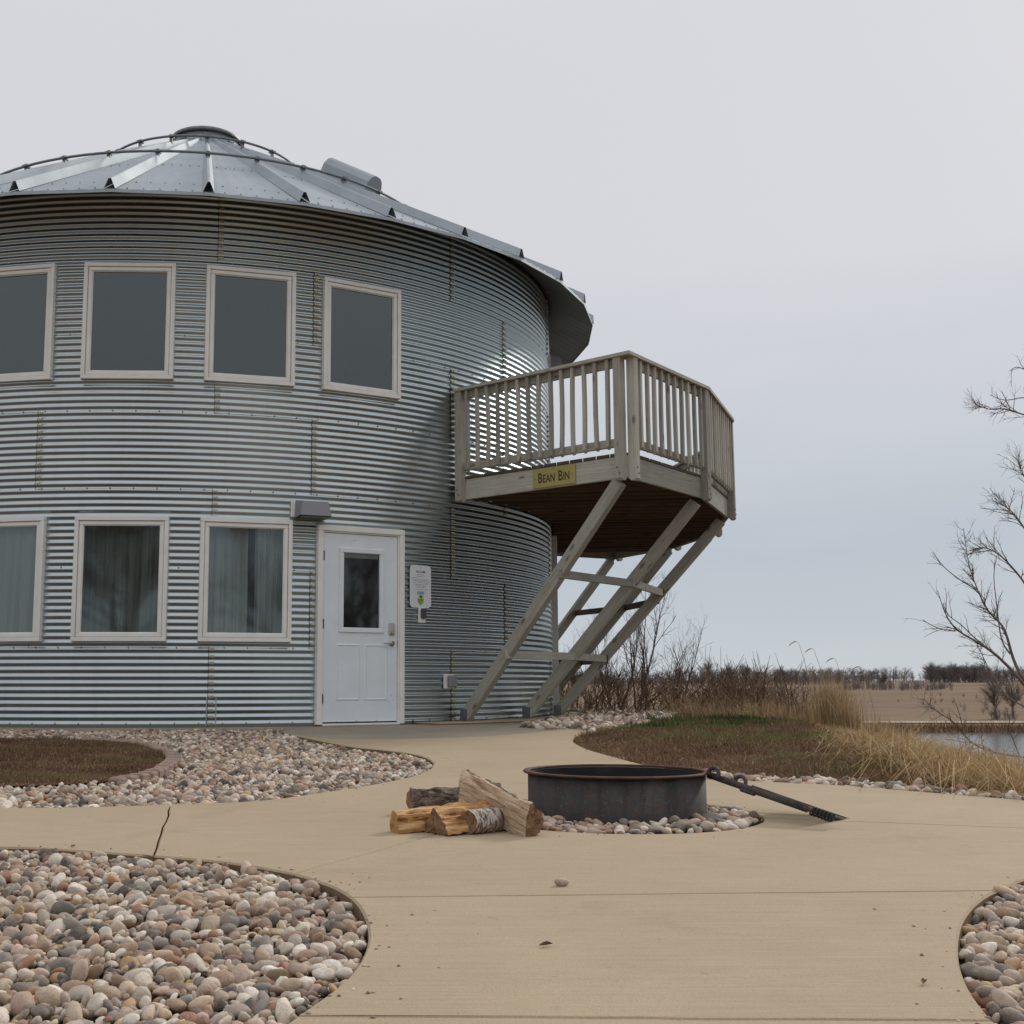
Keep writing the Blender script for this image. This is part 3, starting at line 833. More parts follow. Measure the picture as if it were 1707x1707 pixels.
tag(blades('lawn_grass', X[k], Y[k], Z[k], .016, .05, .0055, 1.25, MAT['grass_brown'], hs=np.clip(.9 + .45*nz2(X[k], Y[k], 7, 41), .35, 1.9)), 'short brown grass of the right lawn', 'grass')
tag(blades('green_grass', X[gr], Y[gr], Z[gr], .015, .055, .0055, .9, MAT['grass_lawn'], hs=np.clip(.9 + .5*nz2(X[gr], Y[gr], 6, 42), .35, 2.0)), 'fresh green tufts in the right lawn', 'grass')
X, Y = rand_in([P2(1030, 1213), P2(1060, 1207), P2(1160, 1204), P2(1240, 1205), P2(1340, 1210), P2(1345, 1214), P2(1200, 1214), P2(1100, 1216)], 26000)
k = nz2(X, Y, 2.6, 21) + npr.normal(0, .35, len(X)) > .25
X, Y = X[k], Y[k]
tag(blades('bright_grass', X, Y, lzv(X, Y), .02, .10, .010, .7, MAT['grass_green']), 'dark green grass tufts at the far lawn edge', 'grass')
# straw bank: bent dry grass spilling down to the lake
def clumps(poly, n, spread, per):
    cx_, cy_ = rand_in(poly, n)
    X = (cx_[:, None] + npr.normal(0, spread, (len(cx_), per))).ravel(); Y = (cy_[:, None] + npr.normal(0, spread, (len(cx_), per))).ravel()
    return X, Y
bank = [(2.75, 5.6), (2.75, 7.0), (2.95, 8.5), (3.3, 10), (3.7, 11.5), (4.1, 13), (4.7, 14.5), (8.5, 16.5), (10.5, 12.0), (8.8, 8.2), (5.2, 4.9)]
X, Y = clumps(bank, 4200, .12, 38)
ok = (X > 2.55 + .155*(Y-6) + .05*np.clip(Y-9, 0, 5)*2 + .10*np.sin(Y*5) + npr.normal(0, .12, len(X))) & ~inside_np(upper, X, Y) & ~inside_np(E_poly, X, Y)
X, Y = X[ok], Y[ok]
Z = G(X, Y) - .01
tag(blades('straw_grass', X, Y, Z, .06, .20, .006, 1.45, MAT['grass_straw'], droop=.4, hs=np.clip((13.2 - Y)/3.0, .75, 1.75)), 'tangled straw-coloured grass on the lake bank', 'grass')
X, Y = clumps([(3.5, 6.5), (3.85, 9.5), (4.3, 12.5), (9.5, 14.5), (9.6, 9.5), (6.0, 6.2)], 40, .08, 14)
ok = (X > 3.3 + .155*(Y-6)) & ~inside_np(upper, X, Y) & ~inside_np(E_poly, X, Y)
X, Y = X[ok], Y[ok]
tag(blades('upright_straw', X, Y, G(X, Y) - .01, .10, .28, .005, .8, MAT['grass_straw'], droop=.3), 'upright straw stems on the lake bank', 'grass')
# tall prairie grass clump left of the lake view
def grass_clump(name, label, c_, n, sp, h0, h1, mat='grass_tall', lean=.16):
    cc = Vector(c_)
    X = npr.normal(cc.x, sp, n); Y = npr.normal(cc.y, sp, n); Z = G(X, Y)
    o = blades(name, X, Y, Z, h0, h1, .008, lean, MAT[mat], droop=.4)
    del o['kind']; return tag(o, label, 'grass', 'tall prairie grass clumps')
for i, (px, y_, n, sp, h0, h1, lb) in enumerate((
        (1378, 14.4, 520, .11, .30, .84, 'tallest golden grass clump, left of the lake view'),
        (1353, 15.2, 240, .14, .25, .66, 'golden grass clump just behind the tallest clump, left side'),
        (1402, 13.9, 260, .09, .2, .62, 'golden grass clump at the right foot of the tallest clump'),
        (1290, 15.6, 320, .15, .12, .36, 'low golden grass tuft between the brush and the tall clump'),
        (1450, 13.2, 220, .065, .15, .36, 'low straw tuft where the lake first shows'))):
    x = (px - PX) / F * y_ * 1.005
    grass_clump('grass_clump', lb, (x, y_, 0), n, sp, h0, h1)
X = npr.uniform(-.5, 8.5, 26000); Y = npr.uniform(14.2, 21, 26000)
def out_bin(X, Y, r_): return np.hypot(X-CX, Y-CY) > r_
k = out_bin(X, Y, BR + 1.6) & (X/Y > .135) & (X/Y < .40) & (nz2(X, Y, 3.0, 31) > .25)
X, Y = X[k], Y[k]
tag(blades('prairie_grass', X, Y, G(X, Y), .10, .40, .006, .8, MAT['grass_tall'], droop=.5), 'rough dry grass among the brush behind the lawn', 'grass')
# far bank fringe
X = npr.uniform(20, 70, 9000); Y = npr.normal(86.5, .7, 9000)
tag(blades('shore_grass', X, Y, G(X, Y), .2, .6, .05, .4, MAT['grass_brown']), 'brown grass along the far shore', 'grass')

# tall seed stalks above the bank grass
for i, (px, py, y_, hh, lb) in enumerate(((1326, 1070, 14.0, .98, 'tall thin seed stalk rising left of the golden clump'), (1352, 1082, 14.3, .92, 'curved seed stalk just right of the tallest stalk'),
        (1388, 1098, 14.2, .86, 'seed stalk leaning out of the golden clump top'), (1430, 1112, 13.4, .74, 'thin seed stalk right of the golden clump'))):
    tp_ = at(px, py, y_); b_ = Vector((tp_.x + .16, y_, float(G(tp_.x + .16, y_))))
    e_ = empty('seed_stalk', b_, lb, 'grass stalk', 'seed stalks on the lake bank')
    pts = [b_, b_.lerp(tp_, .35) + Vector((.05, 0, .05)), b_.lerp(tp_, .72) + Vector((.05, 0, .06)), tp_ + Vector((.03, 0, .0)), tp_ + Vector((-.04, 0, -.012))]
    MB().tube(pts, [.0035, .003, .0026, .002, .0015], 4).build('stem', MAT['grass_tall'], e_)
    MB().tube([tp_ + Vector((.02, 0, .006)), tp_ + Vector((-.01, 0, .004)), tp_ + Vector((-.05, 0, -.02)), tp_ + Vector((-.08, 0, -.05))], [.002, .005, .0055, .0015], 5).build('seed_head', MAT['grass_tall'], e_)

# ------------------------------------------------------------------ woody plants
def wander(p, d, L, n, jit_, up, r_):
    pts = [Vector(p)]; d = Vector(d).normalized()
    for i in range(n):
        d = (d + Vector((r_.gauss(0, jit_), r_.gauss(0, jit_), r_.gauss(0, jit_) + up))).normalized()
        pts.append(pts[-1] + d * (L/n))
    return pts
def side_dir(d, ang, r_):
    d = d.normalized(); o = d.orthogonal().normalized(); o = Matrix.Rotation(r_.uniform(0, 6.283), 3, d) @ o
    return (d * math.cos(ang) + o * math.sin(ang)).normalized()
def grow(mb, pts, r0, r1, level, cfg, r_, t0=.3):
    """twigs along a polyline"""
    n = len(pts)
    if level >= len(cfg): return
    cnt, lo, hi, ang, rad, sides, jt, up = cfg[level]
    for k in range(cnt):
        t_ = r_.uniform(.22, 1.0) if level else r_.uniform(t0, 1.0)
        f_ = t_ * (n-1); i = min(int(f_), n-2)
        p = pts[i].lerp(pts[i+1], f_-i); d = pts[i+1]-pts[i]
        L = r_.uniform(lo, hi) * (1.15 - .5*t_)
        q = wander(p, side_dir(d, r_.gauss(ang, .18), r_), L, 4 if level < 2 else 3, jt, up, r_)
        ra = min(rad, (r0 + (r1-r0)*t_) * .8)
        mb.tube(q, [ra + (ra*.35-ra)*i_/(len(q)-1) for i_ in range(len(q))], sides, False)
        grow(mb, q, ra, ra*.35, level+1, cfg, r_)
def bare_tree(name, base, H, label, cat, group, seed, r0=.09, mat='bark_far', cfg=None, stems=1, spread=.12, parts=True):
    r_ = random.Random(seed)
    e_ = empty(name, base, label, cat, group)
    tr, cr = MB(), MB()
    for s_ in range(stems):
        d = Vector((r_.gauss(0, spread), r_.gauss(0, spread), 1)); hh = H * (1 if stems == 1 else r_.uniform(.6, 1))
        p = wander(Vector(base) + Vector((r_.gauss(0, .04*stems), r_.gauss(0, .04*stems), -.05)), d, hh*.8, 7, .07, .04, r_)
        rr_ = r0 * (1 if stems == 1 else r_.uniform(.6, 1))
        tr.tube(p, [rr_ * (1-.86*i/7) for i in range(8)], 6, False)
        grow(cr, p, rr_, rr_*.14, 0, cfg, r_)
    tr.build('trunk', MAT[mat], e_, None, True); cr.build('crown', MAT[mat], e_)
    return e_
# saplings behind the balcony braces
sap_cfg = [(9, .3, .75, .5, .008, 4, .10, .10), (5, .12, .35, .55, .005, 3, .12, .08), (3, .06, .16, .6, .004, 3, .1, .05)]
for i, (px, y_, H, st, lb) in enumerate((
        (1036, 18.6, 2.75, 4, 'tallest many-stemmed bare sapling behind the balcony braces'),
        (1002, 20.5, 2.3, 3, 'bare sapling nearest the bin wall, behind the braces'),
        (1075, 19.6, 2.3, 3, 'slim bare sapling right of the outermost brace'),
        (1128, 18.8, 1.95, 3, 'bare sapling halfway between the braces and the far treetops'),
        (962, 21.0, 1.9, 3, 'low bare sapling seen between the brace feet'))):
    x = (px - PX) / F * y_ * 1.005
    bare_tree('bare_sapling', (x, y_, float(G(x, y_))), H, lb, 'sapling', 'saplings behind the balcony', 40+i, .020, 'bark_sapling', sap_cfg, st, .20)
# red-brown thicket
def thicket(n, xr, yr, h, seed, name, label):
    r_ = random.Random(seed); mb = MB()
    for k in range(n):
        y_ = r_.uniform(*yr); px = r_.uniform(*xr); x = (px-PX)/F*y_
        b = Vector((x, y_, float(G(x, y_)) - .03)); hh = h * r_.uniform(.45, 1.0)
        p = wander(b, (r_.gauss(0, .45), r_.gauss(0, .45), 1), hh, 4, .16, .03, r_)
        mb.tube(p, [.009, .008, .006, .005, .003], 3, False)
        for j in range(7):
            f_ = r_.uniform(.8, 3.9); i = int(f_); q = p[i].lerp(p[i+1], f_-i)
            w_ = wander(q, side_dir(p[i+1]-p[i], r_.uniform(.3, .9), r_), r_.uniform(.15, .5), 2, .15, .05, r_)
            mb.tube(w_, [.005, .004, .0025], 3, False)
    o = mb.build(name, MAT['brush']); o['kind'] = 'stuff'; tag(o, label, 'brush'); return o
thicket(250, (925, 1320), (16.6, 22.0), .80, 3, 'thicket', 'reddish brown bare brush behind the lawn')
thicket(70, (1180, 1335), (15.6, 18.5), .62, 4, 'thicket', 'lower bare brush left of the golden grass clump')

# right-hand tree: limbs at their place on the bank, trunk just right of the view
r_ = random.Random(5)
TY = 14.0
tb = at(1790, 1320, TY); tb.z = float(G(tb.x, tb.y)) - .05
tree = empty('bare_tree', tb, 'bare branching tree at the right edge on the lake bank', 'tree')
trunk, crown = MB(), MB()
tp = [tb, at(1768, 1180, TY), at(1752, 1040, TY+.1), at(1758, 880, TY+.1), at(1752, 720, TY), at(1762, 560, TY), at(1758, 470, TY)]
trunk.tube(tp, [.13, .11, .09, .072, .05, .026, .006], 8)
trunk.build('trunk', MAT['bark_twig'], tree, None, True)
tw_cfg = [(8, .12, .42, .6, .0055, 3, .14, .06), (5, .05, .19, .7, .0034, 3, .14, .03)]
limbs = [
    ([(1760, 1215), (1715, 1150), (1690, 1120), (1655, 1086), (1622, 1066), (1598, 1053), (1578, 1032), (1563, 985)], .034, -.3),
    ([(1592, 1052), (1562, 1048), (1538, 1033)], .010, -.3),
    ([(1655, 1086), (1622, 1062), (1602, 1040), (1580, 1027), (1572, 1005)], .011, -.5),
    ([(1755, 1180), (1706, 1135), (1688, 1098), (1679, 1060), (1670, 1040), (1648, 1022), (1630, 985), (1614, 942), (1606, 880)], .030, .1),
    ([(1628, 983), (1600, 967), (1572, 945), (1555, 920)], .010, .1),
    ([(1684, 1090), (1668, 1070), (1662, 1010), (1655, 960), (1662, 925)], .013, .4),
    ([(1755, 1050), (1720, 990), (1696, 955), (1668, 925), (1640, 910), (1618, 918)], .022, .2),
    ([(1755, 960), (1722, 905), (1700, 868), (1680, 845), (1660, 838)], .020, -.2),
    ([(1752, 860), (1720, 810), (1704, 790), (1695, 765)], .016, .2),
    ([(1762, 1210), (1707, 1178), (1676, 1160), (1655, 1128), (1636, 1090), (1630, 1075)], .014, .6),
    ([(1765, 1275), (1707, 1262), (1660, 1256), (1625, 1243), (1605, 1224), (1590, 1202), (1560, 1186), (1540, 1166)], .016, -1.2),
    ([(1607, 1226), (1601, 1195), (1593, 1172)], .008, -1.2),
    ([(1660, 1256), (1640, 1242), (1600, 1236), (1575, 1232)], .008, -1.4),
    ([(1700, 1262), (1690, 1235), (1680, 1215), (1684, 1195)], .008, -1.3),
    ([(1765, 724), (1732, 698), (1702, 690), (1672, 680), (1650, 684), (1626, 674)], .018, .0),
    ([(1765, 694), (1732, 674), (1706, 660), (1676, 670), (1650, 658)], .013, .3),
    ([(1765, 660), (1738, 638), (1714, 618), (1694, 610), (1684, 618)], .013, -.3),
    ([(1757, 640), (1735, 610), (1716, 585)], .012, .1),
    ([(1755, 760), (1728, 722), (1706, 706)], .010, .5)]
limbs += [([(2*1757 - q[0] + 6, q[1] - 25 + 9*(i % 4)) for q in L_], r0, -dy + .3) for i, (L_, r0, dy) in enumerate(limbs) if r0 > .0125 and L_[0][0] > 1745 and L_[0][1] < 1230]
limbs += [([(1764, 560), (1790, 520), (1822, 495)], .011, .5), ([(1762, 540), (1772, 490), (1800, 450)], .011, -.4), ([(1760, 600), (1800, 585), (1850, 560)], .012, .9)]
for L_, r0, dy in limbs:
    pts = []
    for i, q in enumerate(L_):
        pts.append(at(q[0], q[1], TY + dy * i/(len(L_)-1) + r_.uniform(-.05, .05)))
    sm = []
    for i in range(len(pts)-1):
        for k in range(3):
            sm.append(pts[i].lerp(pts[i+1], k/3))
    sm.append(pts[-1])
    for k in range(2):
        sm = [sm[0]] + [(sm[i-1] + sm[i]*2 + sm[i+1]) * .25 for i in range(1, len(sm)-1)] + [sm[-1]]
    r0 = r0 * .78
    ra = [r0 + (.0035 - r0) * (i/(len(sm)-1))**.8 for i in range(len(sm))]
    crown.tube(sm, ra, 5, False)
    nn = 1.0 + (.9 if min(q[1] for q in L_) < 960 else 0)
    c1 = [(int(1.3 * tw_cfg[0][0] * nn * (len(L_)/6 + .3)), *tw_cfg[0][1:]), tw_cfg[1]]
    if r0 <= .0105: c1 = [(3, *tw_cfg[0][1:]), (2, *tw_cfg[1][1:])]
    grow(crown, sm, r0, .0035, 0, c1, r_)
crown.build('crown', MAT['bark_twig'], tree)

# big bare trees out of view on the right, which the window and door glass mirrors
mir_cfg = [(16, 1.4, 3.4, .62, .05, 5, .12, .07), (8, .6, 1.6, .6, .020, 3, .14, .05), (5, .3, .8, .6, .008, 3, .14, .03)]
for i, (x, y_, lb) in enumerate(((15.5, 3.2, 'big bare tree out of view, mirrored in the door glass'), (13.0, -17.0, 'big bare tree out of view, mirrored in the window beside the door'), (-7.9, -13.9, 'big bare tree behind the viewer, mirrored in the middle ground floor window'))):
    bare_tree('bare_tree', (x, y_, float(G(x, y_))), 8.5 + i*.7, lb, 'tree', None, 60+i, .20, 'bark_twig', mir_cfg if i < 2 else [(22, 1.2, 3.0, .75, .05, 5, .12, .03), (9, .6, 1.6, .6, .022, 3, .14, .03), (5, .3, .8, .6, .010, 3, .14, .03)], 2 if i < 2 else 3, .14)
# far trees
far_cfg = [(18, 1.0, 2.3, .7, .05, 4, .12, .05), (10, .5, 1.3, .65, .03, 3, .14, .04), (4, .3, .7, .6, .022, 3, .14, .03)]
def place_px(px, y_): x = (px-PX)/F*y_*1.01; return (x, y_, float(G(x, y_)))
for i, (px, y_, H, lb) in enumerate((
        (1172, 255, 6.2, 'left of the two tall round treetops on the skyline'),
        (1236, 250, 5.6, 'right of the two tall round treetops on the skyline'),
        (1204, 262, 4.6, 'lower dark tree between the two tall round treetops'),
        (1297, 280, 4.6, 'small rounded tree on the skyline right of the two tall treetops'),
        (1456, 225, 3.4, 'lone small tree on the skyline left of the far wood'),
        (1640, 101, 4.4, 'bare tree standing on the far bank, the larger of two'),
        (1666, 104, 3.6, 'smaller bare tree beside the larger one on the far bank'))):
    cfg = far_cfg if y_ > 150 else [(22, .8, 1.9, .70, .025, 4, .1, .06), (10, .3, .9, .6, .012, 3, .12, .05), (3, .2, .45, .6, .008, 3, .12, .03)]
    bare_tree('far_tree', place_px(px, y_), H, lb, 'tree', 'bare trees beyond the lake', 80+i, .2 if y_ > 150 else .09, 'bark_far' if y_ > 150 else 'bark_bank', cfg, 2 if y_ > 150 else 2, .16)
# woods that read as one mass: many bare trees joined
def wood(name, label, spec, seed):
    r_ = random.Random(seed); protos = []
    for k in range(4):
        mb = MB(); p = wander((0, 0, 0), (0, 0, 1), 4.2, 5, .06, .03, r_)
        mb.tube(p, [.10, .09, .08, .06, .05, .03], 4, False)
        grow(mb, p, .1, .03, 0, [(20, 1.0, 2.0, .75, .04, 3, .14, .05), (9, .5, 1.2, .7, .026, 3, .16, .03)], r_, .04)
        protos.append((np.array([tuple(q) for q in mb.v]), np.array([q for q in mb.f])))
    V, FF, n = [], [], 0
    for (x0, x1, y0, y1, cnt, h0, h1) in spec:
        for k in range(cnt):
            y_ = r_.uniform(y0, y1); x = (r_.uniform(x0, x1)-PX)/F*y_*1.01
            v, f_ = protos[r_.randrange(4)]; s_ = r_.uniform(h0, h1)/5.0; a = r_.uniform(0, 6.28)
            c_, s2 = math.cos(a), math.sin(a)
            w_ = s_ * r_.uniform(1.0, 1.5)
            vv = np.stack([(v[:, 0]*c_ - v[:, 1]*s2)*w_, (v[:, 0]*s2 + v[:, 1]*c_)*w_, v[:, 2]*s_], -1) + np.array([x, y_, float(G(x, y_)) - .1])
            V.append(vv); FF.append(f_ + n); n += len(v)
    o = obj(name, npmesh(name, np.concatenate(V), np.concatenate(FF), MAT['bark_far'])); o['kind'] = 'stuff'
    return tag(o, label, 'woods')
wood('woods', 'dark line of bare woods on the skyline left of the lake', [(880, 1440, 265, 300, 320, 1.8, 3.4), (1120, 1260, 258, 270, 26, 2.8, 4.2), (1270, 1340, 270, 290, 12, 2.6, 3.8)], 21)
wood('woods', 'dense far wood on the skyline above the lake', [(1530, 1622, 305, 330, 95, 3.9, 5.0), (1610, 1760, 300, 330, 80, 2.8, 4.0)], 22)
wood('woods', 'low hedgerow along the top of the far field', [(1380, 1570, 212, 240, 110, .9, 1.9), (1300, 1900, 420, 470, 160, 3, 5.5)], 23)
wood('shrubs', 'small dark shrubs dotted over the far field', [(1480, 1700, 110, 190, 16, .5, .9), (1625, 1700, 99, 103, 12, .8, 1.3)], 24)

# ------------------------------------------------------------------ the grain bin
RING, NR = .813, 7
WH = RING * NR
COR = RING / 12
bin_ = empty('grain_bin', (CX, CY, 0), 'round galvanized corrugated grain bin turned into a cabin', 'building')
STEP = 14.4
LOWER = [5.8 - STEP*3, 5.8 - STEP*2, 5.8 - STEP, 5.8]
UPPER = LOWER + [5.8 + STEP]
DOOR = 20.3
openings = [(p, .41, .92, 2.07) for p in LOWER] + [(p, .41, 3.63, 4.76) for p in UPPER] + [(DOOR, .475, -.1, 2.05)]
seam_odd, seam_even, PAN = 1.7, 13.6, 360/11
bolts_v, bolts_f = [], []
bn = 0
hexv = [(math.cos(k*math.pi/3), math.sin(k*math.pi/3)) for k in range(6)]
def add_bolt(store, phi, r, z, rad, hgt):
    """small hex head facing outwards"""
    a = R(TH0 + phi); n_ = Vector((math.cos(a), math.sin(a), 0)); t_ = Vector((-math.sin(a), math.cos(a), 0)); c_ = Vector((CX, CY, 0)) + n_*r + Vector((0, 0, z))
    b = len(store.v)
    for k in (0, 1):
        for cx_, sx_ in hexv:
            store.v.append(tuple(c_ + n_*(hgt*k) + t_*(cx_*rad*(1-.25*k)) + Vector((0, 0, sx_*rad*(1-.25*k)))))
    store.f += [tuple(b+6+k for k in range(6))] + [(b+k, b+(k+1) % 6, b+6+(k+1) % 6, b+6+k) for k in range(6)]
seamb, lapb, lips = MB(), MB(), MB()
NSEG = 64
NV = 12 * 9
def blocked(phi, z, m=0.0):
    for (pc, hw, z0, z1) in openings:
        d = (phi - pc + 180) % 360 - 180
        if abs(d) < 60 and abs(BR*math.sin(R(d))) < hw + m and z0 - m < z < z1 + m: return True
    return False
def corr(zz): return .0068 * np.sin(2*np.pi*zz/COR - np.pi/2)
for ring in range(NR):
    s0 = seam_odd if ring % 2 == 0 else seam_even
    z0, z1 = ring*RING, (ring+1)*RING
    zz = np.linspace(z0 - (.018 if ring else 0), z1, NV + 1)
    for k in range(11):
        p0 = s0 + k*PAN; p1 = p0 + PAN + .75
        ph = np.linspace(p0, p1, NSEG + 1)
        PH, ZG = np.meshgrid(ph, zz)
        tt = (PH - p0)/(p1 - p0)
        rr_ = BR + .0018*ring + corr(ZG) + .0045*(1 - tt)
        an = np.radians(TH0 + PH)
        V = np.stack([CX + rr_*np.cos(an), CY + rr_*np.sin(an), ZG], -1).reshape(-1, 3)
        ii = np.arange((NV+1)*(NSEG+1)).reshape(NV+1, NSEG+1)
        Q = np.stack([ii[:-1, :-1], ii[:-1, 1:], ii[1:, 1:], ii[1:, :-1]], -1)
        pc = (PH[:-1, :-1] + PH[1:, 1:])/2; zc = (ZG[:-1, :-1] + ZG[1:, 1:])/2
        keep = np.ones(pc.shape, bool)
        for (oc, hw, oz0, oz1) in openings:
            d = (pc - oc + 180) % 360 - 180
            keep &= ~((np.abs(d) < 60) & (np.abs(BR*np.sin(np.radians(d))) < hw) & (zc > oz0) & (zc < oz1))
        full = np.where(~keep.any(0))[0]
        cuts = [(0, NSEG)] if len(full) == 0 else [(0, full[0]), (full[-1] + 1, NSEG)]
        for c0, c1 in cuts:
            Qk = Q[:, c0:c1][keep[:, c0:c1]]
            if len(Qk) == 0: continue
            used, inv = np.unique(Qk, return_inverse=True)
            obj('wall_sheet', npmesh('wall_sheet', V[used], inv.reshape(Qk.shape), MAT['galv_wall'], True), bin_)
        pn = (p0 + 180) % 360 - 180
        if -75 < pn < 112:
            # proud edge's shadow painted as a dark strip, then two columns of bolts
            pl = []
            for i in range(len(zz)):
                if not blocked(p0, zz[i], .08):
                    pl.append((zz[i], BR + .0018*ring + float(corr(zz[i]))))
                else:
                    pl.append(None)
            for i in range(len(pl)-1):
                if pl[i] and pl[i+1]:
                    a0, a1 = p0 - .055, p0 + .004
                    q = [pol(a0, pl[i][1]+.0058, pl[i][0]), pol(a1, pl[i][1]+.0058, pl[i][0]), pol(a1, pl[i+1][1]+.0058, pl[i+1][0]), pol(a0, pl[i+1][1]+.0058, pl[i+1][0])]
                    lips.add(q, [(0, 1, 2, 3)])
            for j in range(12):
                zb = z0 + (j + .5)*COR
                for dphi in (.20, .50):
                    if not blocked(p0 + dphi, zb, .09): add_bolt(seamb, p0 + dphi, BR + .0018*ring + .0068 + .0035, zb, .016, .011)
    # bolts along the lap at the top of the ring
    ph = -70.0
    while ph < 108:
        if not blocked(ph, z1 - .01, .09): add_bolt(lapb, ph, BR + .0018*ring + .0012, z1 - .012, .0085, .012)
        ph += 2.72
for j in range(70):
    add_bolt(lapb, -70 + j*2.72, BR + .002, .04, .010, .012)
for mb, nm, mt_ in ((seamb, 'seam_bolts', 'brass_bolt'), (lapb, 'lap_bolts', 'steel_bolt'), (lips, 'seam_shade', 'seam_black')):
    mb.build(nm, MAT[mt_], bin_)['kind'] = 'stuff'
# stiffener pieces on the bottom of the front seam
sb_ = MB().box(-.052, -.042, -.016, .002, .01, .30).box(.042, .052, -.016, .002, .01, .30)
sb_.build('seam_clip', MAT['galv_wall'], bin_, wallM(2.1, BR, 0))
# concrete base and dark inside
MB().lathe([(BR + .055, -.4), (BR + .055, -.001), (BR - .3, -.001)], 128).build('base_ring', MAT['concrete_grey'], bin_, Matrix.Translation((CX, CY, 0)), True)
MB().lathe([(3.7, 0.02), (3.7, WH)], 64).build('inner_partition', MAT['interior'], bin_, Matrix.Translation((CX, CY, 0)))
MB().lathe([(BR - .06, 2.62), (BR - .06, 2.78), (3.6, 2.78), (3.6, 2.62)], 64, True).build('upper_floor', MAT['interior'], bin_, Matrix.Translation((CX, CY, 0)))
MB().lathe([(BR - .06, .012), (3.6, .012)], 64).build('lower_floor', MAT['interior'], bin_, Matrix.Translation((CX, CY, 0)))
MB().lathe([(BR - .06, WH - .2), (3.6, WH - .2)], 64).build('upper_ceiling', MAT['interior'], bin_, Matrix.Translation((CX, CY, 0)))

# windows
def frame_mb(w, h, t, y0, y1, c=.004):
    """four mitred-looking members, butted"""
    m = MB()
    m.cbox(-w/2, w/2, y0, y1, h/2 - t, h/2, c); m.cbox(-w/2, w/2, y0, y1, -h/2, -h/2 + t, c)
    m.cbox(-w/2, -w/2 + t, y0 + .0012, y1, -h/2 + t, h/2 - t, c); m.cbox(w/2 - t, w/2, y0 + .0012, y1, -h/2 + t, h/2 - t, c)
    return m
WW, HH = .955, 1.27
shared = {}
def window(phi, zc, h):
    M = wallM(phi, BR, zc)
    key = round(h, 3)
    if key not in shared:
        a = frame_mb(WW, h, .042, -.042, .085); b = frame_mb(WW - .092, h - .092, .040, -.028, .05); c_ = frame_mb(WW - .086, h - .086, .004, -.018, .05, .0005)
        d = MB().add([(-(WW-.16)/2, .006, -(h-.16)/2), ((WW-.16)/2, .006, -(h-.16)/2), ((WW-.16)/2, .006, (h-.16)/2), (-(WW-.16)/2, .006, (h-.16)/2)], [(0, 1, 2, 3)])
        e_ = frame_mb(WW - .168, h - .168, .010, -.012, .03, .001)
        shared[key] = [mesh(n_, q.v, q.f, MAT[m_]) for n_, q, m_ in (('window', a, 'frame_vinyl'), ('sash', b, 'frame_vinyl'), ('gap', c_, 'frame_line'), ('pane', d, 'glass'), ('bead', e_, 'frame_vinyl'))]
    w_ = obj('window', shared[key][0], bin_, M)
    obj('sash', shared[key][1], w_, M); obj('frame_gap', shared[key][2], w_, M); obj('pane', shared[key][3], w_, M); obj('bead', shared[key][4], w_, M)
for p in LOWER: window(p, 1.495, 1.27)
for p in UPPER: window(p, 4.195, 1.25)
# curtains
def curtain(phi, x0, x1, y, z0, z1, label, waves, seed, amp=.028, mat='curtain'):
    r_ = random.Random(seed); n = 90; v, f = [], []
    ph = [r_.uniform(0, 6.28) for _ in range(4)]
    for zi in range(9):
        tz = zi/8; z = z1 + (z0-z1)*tz
        for i in range(n+1):
            s_ = i/n
            yy = y + amp*(.35 + .65*tz)*(math.sin(s_*waves*6.28 + ph[0] + .5*math.sin(s_*9+ph[2])) + .5*math.sin(s_*waves*2.3*6.28 + ph[1] + tz))
            v.append((x0 + (x1-x0)*s_ + .012*tz*math.sin(s_*5+ph[3]), yy, z))
    for zi in range(8):
        for i in range(n):
            a = zi*(n+1)+i; f.append((a, a+1, a+n+2, a+n+1))
    o = obj('curtain', mesh('curtain', v, f, MAT[mat], True), None, wallM(phi, BR, 0))
    return tag(o, label, 'curtain', 'curtains in the ground floor windows')
curtain(LOWER[1], -.46, .46, .16, .80, 2.06, 'pale curtain in the ground floor window at the left photo edge', 5, 1, .04)
curtain(LOWER[2], -.46, .46, .26, .80, 2.06, 'dark folded curtain in the middle ground floor window', 6, 2, .055, 'curtain_dark')
curtain(LOWER[3], -.46, .045, .20, .80, 2.06, 'left half of the parted curtains in the window beside the door', 4, 3)
curtain(LOWER[3], .12, .46, .17, .80, 2.06, 'right half of the parted curtains in the window beside the door', 4, 4, .045)

# door
DM = wallM(DOOR, BR, 0)
fr1 = MB()
fr1.cbox(-.525, .525, -.036, .08, 2.045, 2.105, .005)
for s_ in (-1, 1): fr1.cbox(*sorted((s_*.525, s_*.466)), -.0345, .08, .012, 2.045, .005)
dfr = fr1.build('door_frame', MAT['frame_vinyl'], bin_, DM)
st2 = MB()
for s_ in (-1, 1): st2.cbox(*sorted((s_*.466, s_*.448)), -.016, .08, .02, 2.030, .003)
st2.cbox(-.466, .466, -.0165, .08, 2.030, 2.045, .003)
st2.build('door_stop', MAT['frame_vinyl'], dfr, DM)
MB().cbox(-.46, .46, -.05, .08, .002, .024, .004).build('threshold', MAT['frame_vinyl'], dfr, DM)
MB().box(-.448, .448, .012, .03, .024, .038).build('door_sweep', MAT['seam_black'], dfr, DM)
# leaf with an opening for the glass
leaf = MB()
lx, lz0, lz1 = .443, .040, 2.024
gx0, gx1, gz0, gz1 = -.235, .245, 1.005, 1.845
for bx in ((-lx, gx0, lz0, lz1), (gx1, lx, lz0, lz1), (gx0, gx1, lz0, gz0), (gx0, gx1, gz1, lz1)):
    leaf.box(bx[0], bx[1], -.004, .040, bx[2], bx[3])
